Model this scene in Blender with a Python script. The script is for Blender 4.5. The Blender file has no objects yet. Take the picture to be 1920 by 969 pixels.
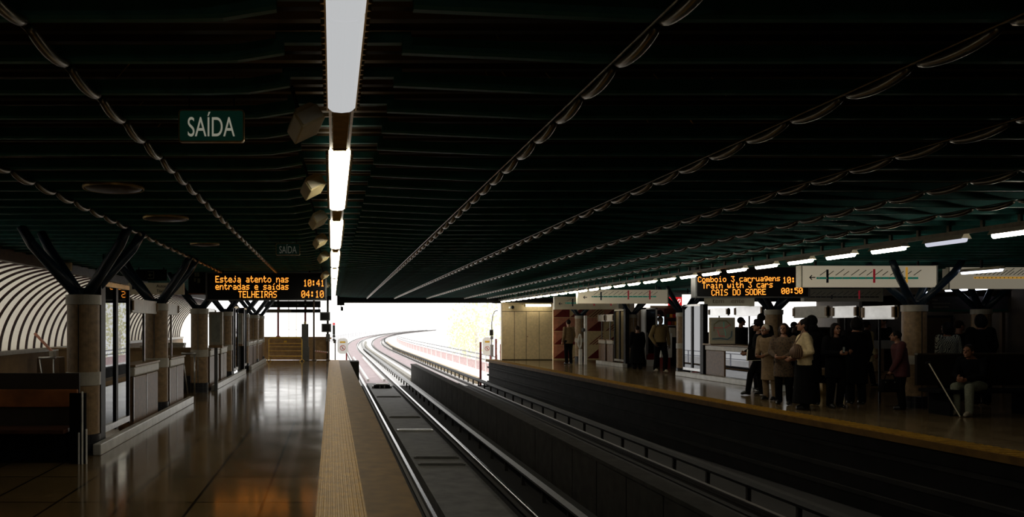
import bpy, bmesh, math, random
from mathutils import Vector, Matrix, Euler
random.seed(7)
PI = math.pi
SC = bpy.context.scene
COL = SC.collection

# ---------------------------------------------------------------- camera, sky, exposure
F, VX, VY, EYE = 1500.0, 623.0, 608.0, 1.6
cam = bpy.data.objects.new('camera', bpy.data.cameras.new('camera'))
COL.objects.link(cam)
cam.location = (0, 0, EYE)
cam.rotation_euler = (PI / 2, 0, 0)
cam.data.sensor_width = 36.0
cam.data.lens = F / 1920 * 36
cam.data.shift_x = (960 - VX) / 1920
cam.data.shift_y = (VY - 484.5) / 1920
cam.data.clip_end = 2000
SC.camera = cam
SKY = 1.9
LAMP = 15.0
world = bpy.data.worlds.new('world'); SC.world = world
world.use_nodes = True
bg = world.node_tree.nodes['Background']
bg.inputs[0].default_value = (1.0, 0.985, 0.96, 1); bg.inputs[1].default_value = SKY
SC.view_settings.view_transform = 'Standard'
SC.view_settings.look = 'None'
SC.view_settings.gamma = 1.0
SC.view_settings.exposure = 0.0
SC.view_settings.use_curve_mapping = False

def P(px, py, Y):
    """point of the place at depth Y seen at pixel px, py of the 1920x969 photograph"""
    return Vector(((px - VX) * Y / F, Y, EYE + (VY - py) * Y / F))
def PX(px, Y): return (px - VX) * Y / F
def PZ(py, Y): return EYE + (VY - py) * Y / F

# ---------------------------------------------------------------- materials
MATS = {}
def mat(name, col, rough=0.6, metal=0.0, var=0.15, scale=6.0, bump=0.0, spec=0.5, alpha=None):
    if name in MATS: return MATS[name]
    m = bpy.data.materials.new(name); m.use_nodes = True
    nt = m.node_tree; b = nt.nodes['Principled BSDF']
    tc = nt.nodes.new('ShaderNodeTexCoord'); nz = nt.nodes.new('ShaderNodeTexNoise')
    nz.inputs['Scale'].default_value = scale; nz.inputs['Detail'].default_value = 4
    nt.links.new(tc.outputs['Object'], nz.inputs['Vector'])
    rp = nt.nodes.new('ShaderNodeValToRGB')
    rp.color_ramp.elements[0].position = 0.3; rp.color_ramp.elements[1].position = 0.7
    rp.color_ramp.elements[0].color = tuple(c * (1 - var) for c in col) + (1,)
    rp.color_ramp.elements[1].color = tuple(min(1, c * (1 + var)) for c in col) + (1,)
    nt.links.new(nz.outputs['Fac'], rp.inputs['Fac'])
    nt.links.new(rp.outputs['Color'], b.inputs['Base Color'])
    b.inputs['Roughness'].default_value = rough; b.inputs['Metallic'].default_value = metal
    b.inputs['Specular IOR Level'].default_value = spec
    if bump:
        bp = nt.nodes.new('ShaderNodeBump'); bp.inputs['Strength'].default_value = bump
        nt.links.new(nz.outputs['Fac'], bp.inputs['Height']); nt.links.new(bp.outputs['Normal'], b.inputs['Normal'])
    MATS[name] = m
    return m
def emit(name, col, strength):
    if name in MATS: return MATS[name]
    m = bpy.data.materials.new(name); m.use_nodes = True
    nt = m.node_tree; b = nt.nodes['Principled BSDF']
    b.inputs['Base Color'].default_value = (0.02, 0.02, 0.02, 1)
    b.inputs['Emission Color'].default_value = tuple(col) + (1,)
    b.inputs['Emission Strength'].default_value = strength
    MATS[name] = m
    return m
def pattern_mat(name, kind, c1, c2, scale, rough=0.6, **kw):
    if name in MATS: return MATS[name]
    m = bpy.data.materials.new(name); m.use_nodes = True
    nt = m.node_tree; b = nt.nodes['Principled BSDF']; b.inputs['Roughness'].default_value = rough
    b.inputs['Specular IOR Level'].default_value = kw.get('spec', .5)
    tc = nt.nodes.new('ShaderNodeTexCoord'); mp = nt.nodes.new('ShaderNodeMapping')
    mp.inputs['Rotation'].default_value = kw.get('rot', (0, 0, 0))
    nt.links.new(tc.outputs['Object'], mp.inputs['Vector'])
    if kind == 'brick':
        t = nt.nodes.new('ShaderNodeTexBrick')
        t.inputs['Color1'].default_value = c1 + (1,); t.inputs['Color2'].default_value = c2 + (1,)
        t.inputs['Mortar'].default_value = kw['mortar'] + (1,)
        t.inputs['Scale'].default_value = scale; t.inputs['Mortar Size'].default_value = kw.get('ms', 0.01)
        t.inputs['Brick Width'].default_value = kw.get('bw', 1); t.inputs['Row Height'].default_value = kw.get('rh', 1)
        t.offset = kw.get('offset', 0.0)
        nt.links.new(mp.outputs[0], t.inputs['Vector'])
        col = t.outputs['Color']
    else:
        if kind == 'wave':
            t = nt.nodes.new('ShaderNodeTexWave'); t.inputs['Distortion'].default_value = kw.get('dist', 6)
        else:
            t = nt.nodes.new('ShaderNodeTexVoronoi')
        t.inputs['Scale'].default_value = scale
        nt.links.new(mp.outputs[0], t.inputs['Vector'])
        rp = nt.nodes.new('ShaderNodeValToRGB'); rp.color_ramp.elements[0].color = c1 + (1,); rp.color_ramp.elements[1].color = c2 + (1,)
        rp.color_ramp.elements[0].position = kw.get('p0', .35); rp.color_ramp.elements[1].position = kw.get('p1', .65)
        nt.links.new(t.outputs['Fac' if kind == 'wave' else 'Distance'], rp.inputs['Fac']); col = rp.outputs['Color']
    nz = nt.nodes.new('ShaderNodeTexNoise'); nz.inputs['Scale'].default_value = kw.get('nscale', 1.5); nz.inputs['Detail'].default_value = 6
    nt.links.new(tc.outputs['Object'], nz.inputs['Vector'])
    mx = nt.nodes.new('ShaderNodeMix'); mx.data_type = 'RGBA'; mx.blend_type = 'MULTIPLY'
    mx.inputs['Factor'].default_value = kw.get('dirt', .3)
    nt.links.new(col, mx.inputs[6]); nt.links.new(nz.outputs['Fac'], mx.inputs[7])
    nt.links.new(mx.outputs[2], b.inputs['Base Color'])
    if kw.get('rvar'):
        mr = nt.nodes.new('ShaderNodeMapRange'); mr.inputs['To Min'].default_value = rough * .6; mr.inputs['To Max'].default_value = rough * 1.8
        nt.links.new(nz.outputs['Fac'], mr.inputs['Value']); nt.links.new(mr.outputs[0], b.inputs['Roughness'])
    MATS[name] = m
    return m
def glass_mat(name, tint, rough=0.02, back=(0.8, 0.8, 0.8)):
    if name in MATS: return MATS[name]
    m = bpy.data.materials.new(name); m.use_nodes = True
    nt = m.node_tree; nt.nodes.remove(nt.nodes['Principled BSDF'])
    out = nt.nodes['Material Output']
    tr = nt.nodes.new('ShaderNodeBsdfTransparent'); tr.inputs[0].default_value = tuple(back) + (1,)
    gl = nt.nodes.new('ShaderNodeBsdfGlossy'); gl.inputs['Roughness'].default_value = rough; gl.inputs[0].default_value = tuple(tint) + (1,)
    fr = nt.nodes.new('ShaderNodeFresnel'); fr.inputs[0].default_value = 2.1
    ms = nt.nodes.new('ShaderNodeMixShader')
    nt.links.new(fr.outputs[0], ms.inputs[0]); nt.links.new(tr.outputs[0], ms.inputs[1]); nt.links.new(gl.outputs[0], ms.inputs[2])
    tc = nt.nodes.new('ShaderNodeTexCoord'); nz = nt.nodes.new('ShaderNodeTexNoise'); nz.inputs['Scale'].default_value = 1.2
    nt.links.new(tc.outputs['Object'], nz.inputs['Vector'])
    bp = nt.nodes.new('ShaderNodeBump'); bp.inputs['Strength'].default_value = 0.02
    nt.links.new(nz.outputs['Fac'], bp.inputs['Height']); nt.links.new(bp.outputs[0], gl.inputs['Normal'])
    nt.links.new(ms.outputs[0], out.inputs[0])
    MATS[name] = m
    return m
def translucent_mat(name, col):
    if name in MATS: return MATS[name]
    m = bpy.data.materials.new(name); m.use_nodes = True
    nt = m.node_tree; nt.nodes.remove(nt.nodes['Principled BSDF'])
    out = nt.nodes['Material Output']
    d = nt.nodes.new('ShaderNodeBsdfDiffuse'); t = nt.nodes.new('ShaderNodeBsdfTranslucent'); ms = nt.nodes.new('ShaderNodeMixShader')
    ms.inputs[0].default_value = .5
    nz = nt.nodes.new('ShaderNodeTexNoise'); nz.inputs['Scale'].default_value = 2
    rp = nt.nodes.new('ShaderNodeValToRGB')
    rp.color_ramp.elements[0].color = tuple(c * .85 for c in col) + (1,); rp.color_ramp.elements[1].color = tuple(col) + (1,)
    nt.links.new(nz.outputs['Fac'], rp.inputs[0])
    nt.links.new(rp.outputs[0], d.inputs[0]); nt.links.new(rp.outputs[0], t.inputs[0])
    nt.links.new(d.outputs[0], ms.inputs[1]); nt.links.new(t.outputs[0], ms.inputs[2]); nt.links.new(ms.outputs[0], out.inputs[0])
    MATS[name] = m
    return m

M = dict(
    tile=pattern_mat('floor_tile', 'brick', (.17, .11, .045), (.125, .08, .032), 1.0, rough=.10, spec=.6, mortar=(.02, .013, .006), ms=.014, bw=1.2, rh=.62, dirt=.35, rvar=True, rot=(0, 0, PI / 2)),
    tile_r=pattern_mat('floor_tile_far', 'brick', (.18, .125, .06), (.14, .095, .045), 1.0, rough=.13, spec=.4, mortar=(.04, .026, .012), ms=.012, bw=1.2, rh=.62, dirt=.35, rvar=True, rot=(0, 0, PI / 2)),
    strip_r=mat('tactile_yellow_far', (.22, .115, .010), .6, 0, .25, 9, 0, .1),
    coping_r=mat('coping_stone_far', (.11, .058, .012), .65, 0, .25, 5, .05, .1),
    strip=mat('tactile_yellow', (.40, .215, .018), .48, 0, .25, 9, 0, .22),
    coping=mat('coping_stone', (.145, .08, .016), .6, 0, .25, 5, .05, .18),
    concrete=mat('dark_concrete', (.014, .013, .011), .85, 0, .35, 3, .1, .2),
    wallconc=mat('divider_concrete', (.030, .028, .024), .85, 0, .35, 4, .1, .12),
    nearblack=mat('nearblack_concrete', (.006, .0055, .005), .9, 0, .3, 3, .1),  # even near-black concrete for the lower faces and track floor
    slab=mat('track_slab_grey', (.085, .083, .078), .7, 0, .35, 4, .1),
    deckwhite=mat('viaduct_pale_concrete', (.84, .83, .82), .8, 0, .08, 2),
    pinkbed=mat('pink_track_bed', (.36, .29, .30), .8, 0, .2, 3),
    rail=mat('steel_rail', (.55, .55, .56), .25, 1.0, .1, 20),
    raildark=mat('rail_web_steel', (.05, .045, .04), .6, .6, .2, 20),
    cover=mat('third_rail_cover', (.09, .09, .09), .4, 0, .15, 10),
    green=mat('beam_dark_green', (.028, .15, .135), .5, 0, .25, 8, 0, .3),
    deck=mat('roof_deck_bronze', (.050, .030, .009), .34, .6, .3, 3, 0, .3),
    black=mat('black_metal', (.006, .006, .007), .45, 0, .2, 12, 0, .2),
    blackmat=mat('soft_black', (.005, .005, .005), .9, 0, .2, 12, 0, .08),
    conduit=mat('steel_conduit', (.20, .175, .13), .30, .9, .2, 14),
    navy=mat('navy_steel', (.010, .026, .048), .32, 0, .2, 10),
    stone=mat('column_stone', (.26, .165, .082), .45, 0, .3, 14, .03),
    stone2=mat('parapet_stone', (.13, .068, .030), .45, 0, .3, 14, .03),
    band=mat('pale_stone_band', (.40, .37, .31), .4, 0, .15, 9),
    marble=mat('white_marble_plinth', (.46, .45, .42), .3, 0, .2, 5),
    tan=mat('tan_plaster', (.26, .165, .075), .7, 0, .15, 5),
    darktile=pattern_mat('dark_wall_tile', 'brick', (.012, .014, .02), (.009, .01, .016), 1.0, rough=.3, mortar=(.05, .05, .055), ms=.006, bw=.12, rh=.12, rot=(PI / 2, 0, 0)),
    cream=mat('cream_panel', (.80, .63, .36), .5, 0, .1, 10),
    creamsign=mat('cream_sign', (.84, .76, .58), .45, 0, .05, 6),
    signgreen=mat('exit_sign_green', (.010, .085, .055), .35, 0, .1, 10),
    signwhite=mat('sign_lettering', (.80, .78, .66), .5, 0, .1, 12),
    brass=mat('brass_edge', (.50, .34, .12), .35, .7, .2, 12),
    steel=mat('brushed_steel', (.45, .45, .45), .28, 1.0, .15, 20),
    wood=mat('orange_wood', (.30, .10, .025), .45, 0, .35, 4),
    yellow=mat('yellow_paint', (.85, .52, .06), .45, 0, .15, 10),
    redpaint=mat('dark_red_paint', (.22, .012, .015), .45, 0, .2, 10),
    white=mat('white_paint', (.85, .84, .81), .5, 0, .05, 8),
    grey=mat('grey_enamel', (.10, .105, .11), .5, 0, .15, 8),
    brown=mat('brown_paint', (.09, .055, .03), .5, 0, .2, 8),
    red=mat('bright_red', (.55, .02, .025), .45, 0, .1, 8),
    pink=mat('pink_tile', (.62, .27, .19), .35, 0, .15, 8),
    maroon=mat('maroon_tile', (.17, .02, .02), .35, 0, .2, 8),
    rib=mat('dark_red_rib', (.035, .008, .008), .6, 0, .2, 8),
    vault=translucent_mat('vault_panel', (.90, .87, .80)),
    glass=glass_mat('screen_glass', (.95, .97, 1.0), .012, (.10, .10, .10)),
    mirror=mat('bright_header_panel', (.72, .72, .72), .2, .7, .1, 6),
    poster=mat('pale_poster', (.30, .33, .30), .4, 0, .25, 5),
    led=emit('led_orange', (1.0, .30, .035), 2.0),
    lamp=emit('lamp_diffuser', (1.0, .93, .74), LAMP),
    lampdim=emit('lamp_diffuser_dim', (.98, 1.0, 1.02), .50),
    lampnear=emit('tube_dim', (.93, .95, 1.1), .62),
    tube=emit('tube_lamp', (1.0, .92, .74), 27.0),
    tray=mat('brown_cable_tray', (.42, .27, .11), .4, .2, .2, 10),
    darkshop=mat('shop_dark', (.012, .009, .007), .8, 0, .2, 6, 0, .1),
    dimwall=mat('back_wall_brown', (.045, .030, .016), .7, 0, .3, 3),
    purple=mat('purple_fascia', (.06, .05, .055), .5, 0, .2, 6),
    leaf=pattern_mat('pale_leaves', 'vor', (.86, .84, .50), (.9, .88, .62), 3.0, rough=.8),
    bark=mat('bark', (.6, .56, .5), .9, 0, .3, 8),
    fence=mat('pink_fence_paint', (.66, .50, .50), .6, 0, .2, 6),
    fencegrey=mat('fence_rail_grey', (.28, .285, .31), .6, 0, .2, 6),
    speakercase=mat('speaker_cream', (.72, .60, .32), .5, 0, .1, 8),
)
# ---------------------------------------------------------------- mesh helpers
def obj(name, bm, m=None, parent=None, smooth=False, bevel=0.0, loc=None):
    me = bpy.data.meshes.new(name)
    bmesh.ops.recalc_face_normals(bm, faces=bm.faces)
    bm.to_mesh(me); bm.free()
    ms = m if isinstance(m, (list, tuple)) else [m]
    for q in ms:
        if q: me.materials.append(q)
    o = bpy.data.objects.new(name, me); COL.objects.link(o)
    if parent: o.parent = parent
    if loc: o.location = loc
    if smooth:
        for p in me.polygons: p.use_smooth = True
    if bevel:
        b = o.modifiers.new('bevel', 'BEVEL'); b.width = bevel; b.segments = 2; b.limit_method = 'ANGLE'
    return o
def tag(o, label=None, cat=None, group=None, kind=None):
    if label: o['label'] = label
    if cat: o['category'] = cat
    if group: o['group'] = group
    if kind: o['kind'] = kind
    return o
def thing(name, label, cat, loc=(0, 0, 0), rotz=0, group=None):
    o = bpy.data.objects.new(name, None); COL.objects.link(o)
    o.empty_display_size = .1
    o.location = loc; o.rotation_euler = (0, 0, rotz)
    return tag(o, label, cat, group)
def struct(name, bm, m, label=None, **kw):
    o = obj(name, bm, m, **kw); o['kind'] = 'structure'
    if label: tag(o, label, name.split('_')[0])
    return o
def dup(root, loc, label=None, rotz=None):
    r = root.copy(); COL.objects.link(r); r.location = loc
    if rotz is not None: r.rotation_euler = (0, 0, rotz)
    if label: r['label'] = label
    for ch in list(root.children):
        c = ch.copy(); COL.objects.link(c); c.parent = r
        for g in list(ch.children):
            d = g.copy(); COL.objects.link(d); d.parent = c
    return r
def B(): return bmesh.new()
def box(bm, x0, x1, y0, y1, z0, z1, mi=0):
    vs = [bm.verts.new(v) for v in ((x0, y0, z0), (x1, y0, z0), (x1, y1, z0), (x0, y1, z0), (x0, y0, z1), (x1, y0, z1), (x1, y1, z1), (x0, y1, z1))]
    for f in ((0, 3, 2, 1), (4, 5, 6, 7), (0, 1, 5, 4), (1, 2, 6, 5), (2, 3, 7, 6), (3, 0, 4, 7)):
        bm.faces.new([vs[i] for i in f]).material_index = mi
    return bm
def bx(*a, **k): return box(B(), *a, **k)
def prism(bm, pts, h0, h1, axis='z', mi=0):
    """pts 2-D outline extruded along axis between h0 and h1"""
    def v(p, h):
        return (p[0], p[1], h) if axis == 'z' else ((p[0], h, p[1]) if axis == 'y' else (h, p[0], p[1]))
    a = [bm.verts.new(v(p, h0)) for p in pts]; b = [bm.verts.new(v(p, h1)) for p in pts]
    n = len(pts)
    bm.faces.new(a[::-1]).material_index = mi; bm.faces.new(b).material_index = mi
    for i in range(n): bm.faces.new((a[i], a[(i + 1) % n], b[(i + 1) % n], b[i])).material_index = mi
    return bm
def tube(bm, pts, r, seg=10, radii=None, caps=True, flat=1.0):
    pts = [Vector(p) for p in pts]; rings = []
    n = len(pts)
    for i, p in enumerate(pts):
        d = (pts[min(i + 1, n - 1)] - pts[max(i - 1, 0)]).normalized()
        up = Vector((0, 0, 1)) if abs(d.z) < .95 else Vector((0, 1, 0))
        s = d.cross(up).normalized(); t = s.cross(d).normalized()
        rr = radii[i] if radii else r
        rings.append([bm.verts.new(p + s * math.cos(2 * PI * k / seg) * rr + t * math.sin(2 * PI * k / seg) * rr * flat) for k in range(seg)])
    for i in range(n - 1):
        for k in range(seg):
            bm.faces.new((rings[i][k], rings[i][(k + 1) % seg], rings[i + 1][(k + 1) % seg], rings[i + 1][k]))
    if caps:
        bm.faces.new(rings[0][::-1]); bm.faces.new(rings[-1])
    return bm
def bar(bm, a, b, w, h, up=None):
    """rectangular bar from a to b, w wide, h deep"""
    a, b = Vector(a), Vector(b); d = (b - a).normalized()
    up = Vector(up) if up else (Vector((0, 0, 1)) if abs(d.z) < .95 else Vector((0, 1, 0)))
    s = d.cross(up).normalized() * w / 2; t = s.cross(d).normalized() * h / 2
    v = [bm.verts.new(p) for p in (a - s - t, a + s - t, a + s + t, a - s + t, b - s - t, b + s - t, b + s + t, b - s + t)]
    for f in ((0, 3, 2, 1), (4, 5, 6, 7), (0, 1, 5, 4), (1, 2, 6, 5), (2, 3, 7, 6), (3, 0, 4, 7)): bm.faces.new([v[i] for i in f])
    return bm
def lathe(bm, prof, seg=28, c=(0, 0, 0), sx=1, sy=1):
    rings = [[bm.verts.new((c[0] + r * sx * math.cos(2 * PI * k / seg), c[1] + r * sy * math.sin(2 * PI * k / seg), c[2] + z)) for k in range(seg)] for r, z in prof]
    for i in range(len(rings) - 1):
        for k in range(seg): bm.faces.new((rings[i][k], rings[i][(k + 1) % seg], rings[i + 1][(k + 1) % seg], rings[i + 1][k]))
    bm.faces.new(rings[0][::-1]); bm.faces.new(rings[-1])
    return bm
def ellipsoid(bm, c, r, rot=None, u=16, v=10):
    mtx = Matrix.Translation(Vector(c))
    if rot: mtx = mtx @ Euler(rot).to_matrix().to_4x4()
    mtx = mtx @ Matrix.Diagonal((r[0], r[1], r[2], 1))
    bmesh.ops.create_uvsphere(bm, u_segments=u, v_segments=v, radius=1, matrix=mtx)
    return bm
def roundrect(w, h, r, n=5, cx=0, cy=0):
    out = []
    for (sx, sy, a0) in ((1, 1, 0), (-1, 1, 90), (-1, -1, 180), (1, -1, 270)):
        for k in range(n + 1):
            a = math.radians(a0 + 90 * k / n)
            out.append((cx + sx * (w / 2 - r) + r * math.cos(a), cy + sy * (h / 2 - r) + r * math.sin(a)))
    return out
def text_obj(name, body, w, h, m, parent, loc, depth=.004):
    """lettering in the xz plane facing -Y, fitted to w x h, centred at loc"""
    cu = bpy.data.curves.new(name, 'FONT'); cu.body = body; cu.extrude = .01; cu.align_x = 'CENTER'
    t = bpy.data.objects.new(name, cu); COL.objects.link(t)
    dg = bpy.context.evaluated_depsgraph_get(); dg.update()
    me = bpy.data.meshes.new_from_object(t.evaluated_get(dg))
    bpy.data.objects.remove(t); bpy.data.curves.remove(cu)
    xs = [v.co.x for v in me.vertices]; ys = [v.co.y for v in me.vertices]
    x0, x1, y0, y1 = min(xs), max(xs), min(ys), max(ys)
    for v in me.vertices:
        x, y, z = v.co
        v.co = ((x - (x0 + x1) / 2) / (x1 - x0) * w, (-1 if z > 0 else 0) * depth, (y - (y0 + y1) / 2) / (y1 - y0) * h)
    me.materials.clear(); me.materials.append(m)
    o = bpy.data.objects.new(name, me); COL.objects.link(o); o.parent = parent; o.location = loc
    return o

# ---------------------------------------------------------------- setting: platforms, track trench, walls, roof
YB = -7.0           # back of the station behind the camera
YE = 35.8           # platform end
EDGE_L = 0.75
def edge_r(Y):
    pts = ((-7, 9.15), (10, 8.23), (19.8, 7.63), (36.6, 7.02))
    for (a, xa), (b, xb) in zip(pts, pts[1:]):
        if Y <= b: return xa + (xb - xa) * (Y - a) / (b - a)
    return pts[-1][1]
struct('platform_floor', prism(B(), [(-9, YB), (EDGE_L - .46, YB), (EDGE_L - .46, YE), (-9, YE)], -1.28, 0), M['tile'])
struct('platform_edge', prism(B(), [(.29, YB), (EDGE_L, YB), (EDGE_L, YE), (.29, YE)], -.11, 0), M['coping'])
struct('platform_face', prism(B(), [(.29, YB), (EDGE_L - .08, YB), (EDGE_L - .08, YE), (.29, YE)], -1.28, -.11), M['nearblack'])
ys = [YB, 0, 5, 10, 15, 19.8, 25, 30, 36.6]
struct('platform_floor', prism(B(), [(edge_r(y) + .44, y) for y in ys] + [(22, 36.6), (22, YB)], -1.28, 0), M['tile_r'])
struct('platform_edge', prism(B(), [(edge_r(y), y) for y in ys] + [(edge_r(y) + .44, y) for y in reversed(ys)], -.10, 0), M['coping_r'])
bmf = B()
prism(bmf, [(edge_r(y) + .14, y) for y in ys] + [(edge_r(y) + .44, y) for y in reversed(ys)], -1.28, -.10)
for z in (-.35, -.7, -1.0):
    prism(bmf, [(edge_r(y) + .06, y) for y in ys] + [(edge_r(y) + .16, y) for y in reversed(ys)], z - .035, z + .035)
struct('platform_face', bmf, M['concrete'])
# ribbed strips at the platform edges
bms = B(); box(bms, -.14, .29, YB, YE, .0, .008)
for k in range(11):
    x = -.125 + k * .040
    prism(bms, [(x - .010, .007), (x - .006, .017), (x + .006, .017), (x + .010, .007)], YB, YE, axis='y')
tag(obj('tactile_strip', bms, M['strip']), 'ribbed yellow warning strip along the left platform beside the coping', 'tactile strip')
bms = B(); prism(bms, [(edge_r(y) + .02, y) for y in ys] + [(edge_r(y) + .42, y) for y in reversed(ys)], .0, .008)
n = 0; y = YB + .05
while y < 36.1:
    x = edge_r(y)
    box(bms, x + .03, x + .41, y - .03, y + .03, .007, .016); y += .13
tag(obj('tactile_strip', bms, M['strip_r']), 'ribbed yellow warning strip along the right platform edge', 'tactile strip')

def path(Y):
    d = max(0.0, Y - 78)
    return d * d / 1500.0, d * d / 90000.0      # sideways bend and rise of the line
def sweep(bm, prof, ylist, xo=0.0, zo=0.0, mi=0):
    """2-D profile (x, z) swept along the line"""
    rings = []
    for y in ylist:
        dx, dz = path(y)
        rings.append([bm.verts.new((px + xo + dx, y, pz + zo + dz)) for px, pz in prof])
    n = len(prof)
    for i in range(len(rings) - 1):
        for k in range(n): bm.faces.new((rings[i][k], rings[i][(k + 1) % n], rings[i + 1][(k + 1) % n], rings[i + 1][k])).material_index = mi
    bm.faces.new(rings[0][::-1]).material_index = mi; bm.faces.new(rings[-1]).material_index = mi
    return bm
YL = [YB, 10, 25, 36, 50, 65] + [78 + 6 * k for k in range(38)]
YIN = [YB, 10, 25, 37.5]
YOUT = [37.5, 45, 55, 65] + [78 + 6 * k for k in range(38)]
def rect(x0, x1, z0, z1): return [(x0, z0), (x1, z0), (x1, z1), (x0, z1)]
struct('track_floor', sweep(B(), rect(.6, 9.6, -1.5, -1.27), YIN), M['nearblack'])
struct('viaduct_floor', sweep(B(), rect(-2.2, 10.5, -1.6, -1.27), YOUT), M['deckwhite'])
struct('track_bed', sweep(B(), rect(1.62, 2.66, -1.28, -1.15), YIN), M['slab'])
struct('track_bed', sweep(B(), rect(4.98, 5.98, -1.28, -1.17), YIN), M['nearblack'])
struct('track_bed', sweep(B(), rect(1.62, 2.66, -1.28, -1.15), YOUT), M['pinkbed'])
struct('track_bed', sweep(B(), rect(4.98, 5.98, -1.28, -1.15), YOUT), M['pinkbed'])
# parapets of the viaduct beyond the roof
struct('wall_viaduct', sweep(B(), rect(-2.4, -2.2, -1.6, -.55), YOUT), M['deckwhite'])
struct('wall_viaduct', sweep(B(), rect(9.6, 9.8, -1.6, -1.1), YOUT), M['deckwhite'])
# divider wall between the tracks
bmw = B()
y = YB
while y < 38.2:
    y2 = min(y + 1.15, 38.2)
    box(bmw, 3.76, 3.98, y, y2 - .03, -1.28, -.31)
    box(bmw, 3.80, 3.94, y2 - .03, y2, -1.28, -.33)
    y = y2
box(bmw, 3.73, 4.01, YB, 38.2, -.33, -.28)
struct('wall_divider', bmw, M['wallconc'])

RAILDULL = mat('steel_rail_dull', (.12, .115, .11), .45, .9, .1, 20)
def rail_thing(x, label):
    t = thing('running_rail', label, 'rail', (0, 0, 0))
    obj('rail_web', sweep(B(), [(-.07, -1.17), (.07, -1.17), (.07, -1.155), (.012, -1.14), (.012, -1.085), (-.012, -1.085), (-.012, -1.14), (-.07, -1.155)], YL, x), M['raildark'], t)
    obj('rail_head', sweep(B(), [(-.036, -1.09), (.036, -1.09), (.036, -1.056), (.026, -1.048), (-.026, -1.048), (-.036, -1.056)], YL, x), M['rail'] if x < 4 else RAILDULL, t)
rail_thing(1.42, 'shiny steel rail nearest the left platform edge')
rail_thing(2.86, 'shiny steel rail of the left track beside the third rail cover')
rail_thing(4.76, 'steel rail of the right track just behind the divider wall')
rail_thing(6.22, 'steel rail nearest the right platform face')
def third(x, s, label, near):
    t = thing('third_rail', label, 'third rail', (0, 0, 0))
    obj('cover', sweep(B(), [(-.10, -.98), (.10, -.98), (.12, -.93), (.06, -.88), (-.06, -.88), (-.12, -.93)], [near] + YL[1:], x), M['cover'] if x < 5 else mat('shaded_cover', (.02, .02, .02), .7, 0, .2, 10, 0, .2), t)  # right cover darkened in colour to merge into the shade
    bm = B(); yy = near + .3
    while yy < 90:
        dx, dz = path(yy); box(bm, x + dx - .03 + s * .05, x + dx + .03 + s * .05, yy - .03, yy + .03, -1.27, -.95 + dz); yy += 1.4
    obj('bracket', bm, M['raildark'], t)['kind'] = 'stuff'
third(3.36, 1, 'covered third rail between the left track and the divider wall', YB)
third(6.66, 1, 'covered third rail under the right platform edge', YB)
# ribbed cable troughs beside the tracks outside
def trough(x, w, label, m):
    bm = B(); yy = 38.6
    while yy < 120:
        dx, dz = path(yy); dx2, dz2 = path(yy + .55)
        box(bm, x + dx, x + dx + w, yy, yy + .5, -1.27, -.98 + dz); box(bm, x + dx + .02, x + dx + w - .02, yy + .5, yy + .55, -1.27, -1.02 + dz)
        yy += .55
    tag(obj('cable_trough', bm, m), label, 'cable trough')
trough(3.75, .24, 'pale ribbed cable trough continuing the line of the divider wall', mat('trough_grey', (.30, .285, .25), .8, 0, .2, 5))
trough(6.95, .22, 'sandy ribbed cable trough right of the tracks outside', mat('trough_sand', (.50, .40, .26), .8, 0, .2, 5))
# guard timbers between the rails outside
for x, l in ((1.72, 'left'), (2.50, 'right')):
    tag(obj('guard_rail', sweep(B(), rect(-.05, .05, -1.15, -1.03), [38.5, 46, 55, 65], x), M['white']), 'pale guard rail outside, just inside the %s rail of the near track' % l, 'guard rail')
# train stop box between the rails
t = thing('track_beacon', 'black beacon box with a pale lid between the left rails', 'track device', (2.14, 34.6, -1.15))
obj('body', bx(-.34, .34, -.22, .22, 0, .16), M['black'], t, bevel=.02)
obj('lid', bx(-.26, .26, -.17, .17, .16, .19), M['white'], t, bevel=.01, loc=None)
for sx in (-1, 1):
    obj('foot', lathe(B(), [(.05, 0), (.05, .08), (.035, .1)], 12, (sx * .38, -.15, 0)), M['rail'], t)
    obj('cable_gland', lathe(B(), [(.03, 0), (.03, .10), (.02, .12)], 10, (sx * .1, -.26, 0)), M['steel'], t)
# cross channels on the left slab
for k, (y, w) in enumerate(((20.6, .25), (23.6, .12), (16.4, .1), (15.6, .1), (30.2, .15))):
    bm = bx(1.68, 2.60, y, y + w, -1.15, -1.12); box(bm, 1.72, 2.56, y + w * .3, y + w * .7, -1.125, -1.11)
    tag(obj('slab_crosspiece', bm, M['marble'] if k == 0 else M['slab']), 'low concrete crosspiece lying across the left track slab', 'crosspiece', 'crosspieces on the left track slab')

# walls that close the hall
struct('wall_back', bx(-9.2, 22, YB - .2, YB, -1.5, 4), M['dimwall'])
struct('wall_left', bx(-7.2, -6.9, 7.0, 37.0, 0, .94), M['tan'])
bm = bx(-7.4, -7.2, YB, 7.0, 0, 3.06); box(bm, -7.4, -5.2, 6.86, 7.0, 0, 3.06)
struct('wall_left', bm, M['dimwall'])
bm = bx(17.4, 17.6, YB, 20.5, 0, 3.0); box(bm, 17.4, 17.6, 20.5, 27.5, 0, 1.9); box(bm, 17.4, 17.6, 20.5, 27.5, 2.5, 3.0)
struct('wall_right', bm, M['dimwall'])
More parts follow.
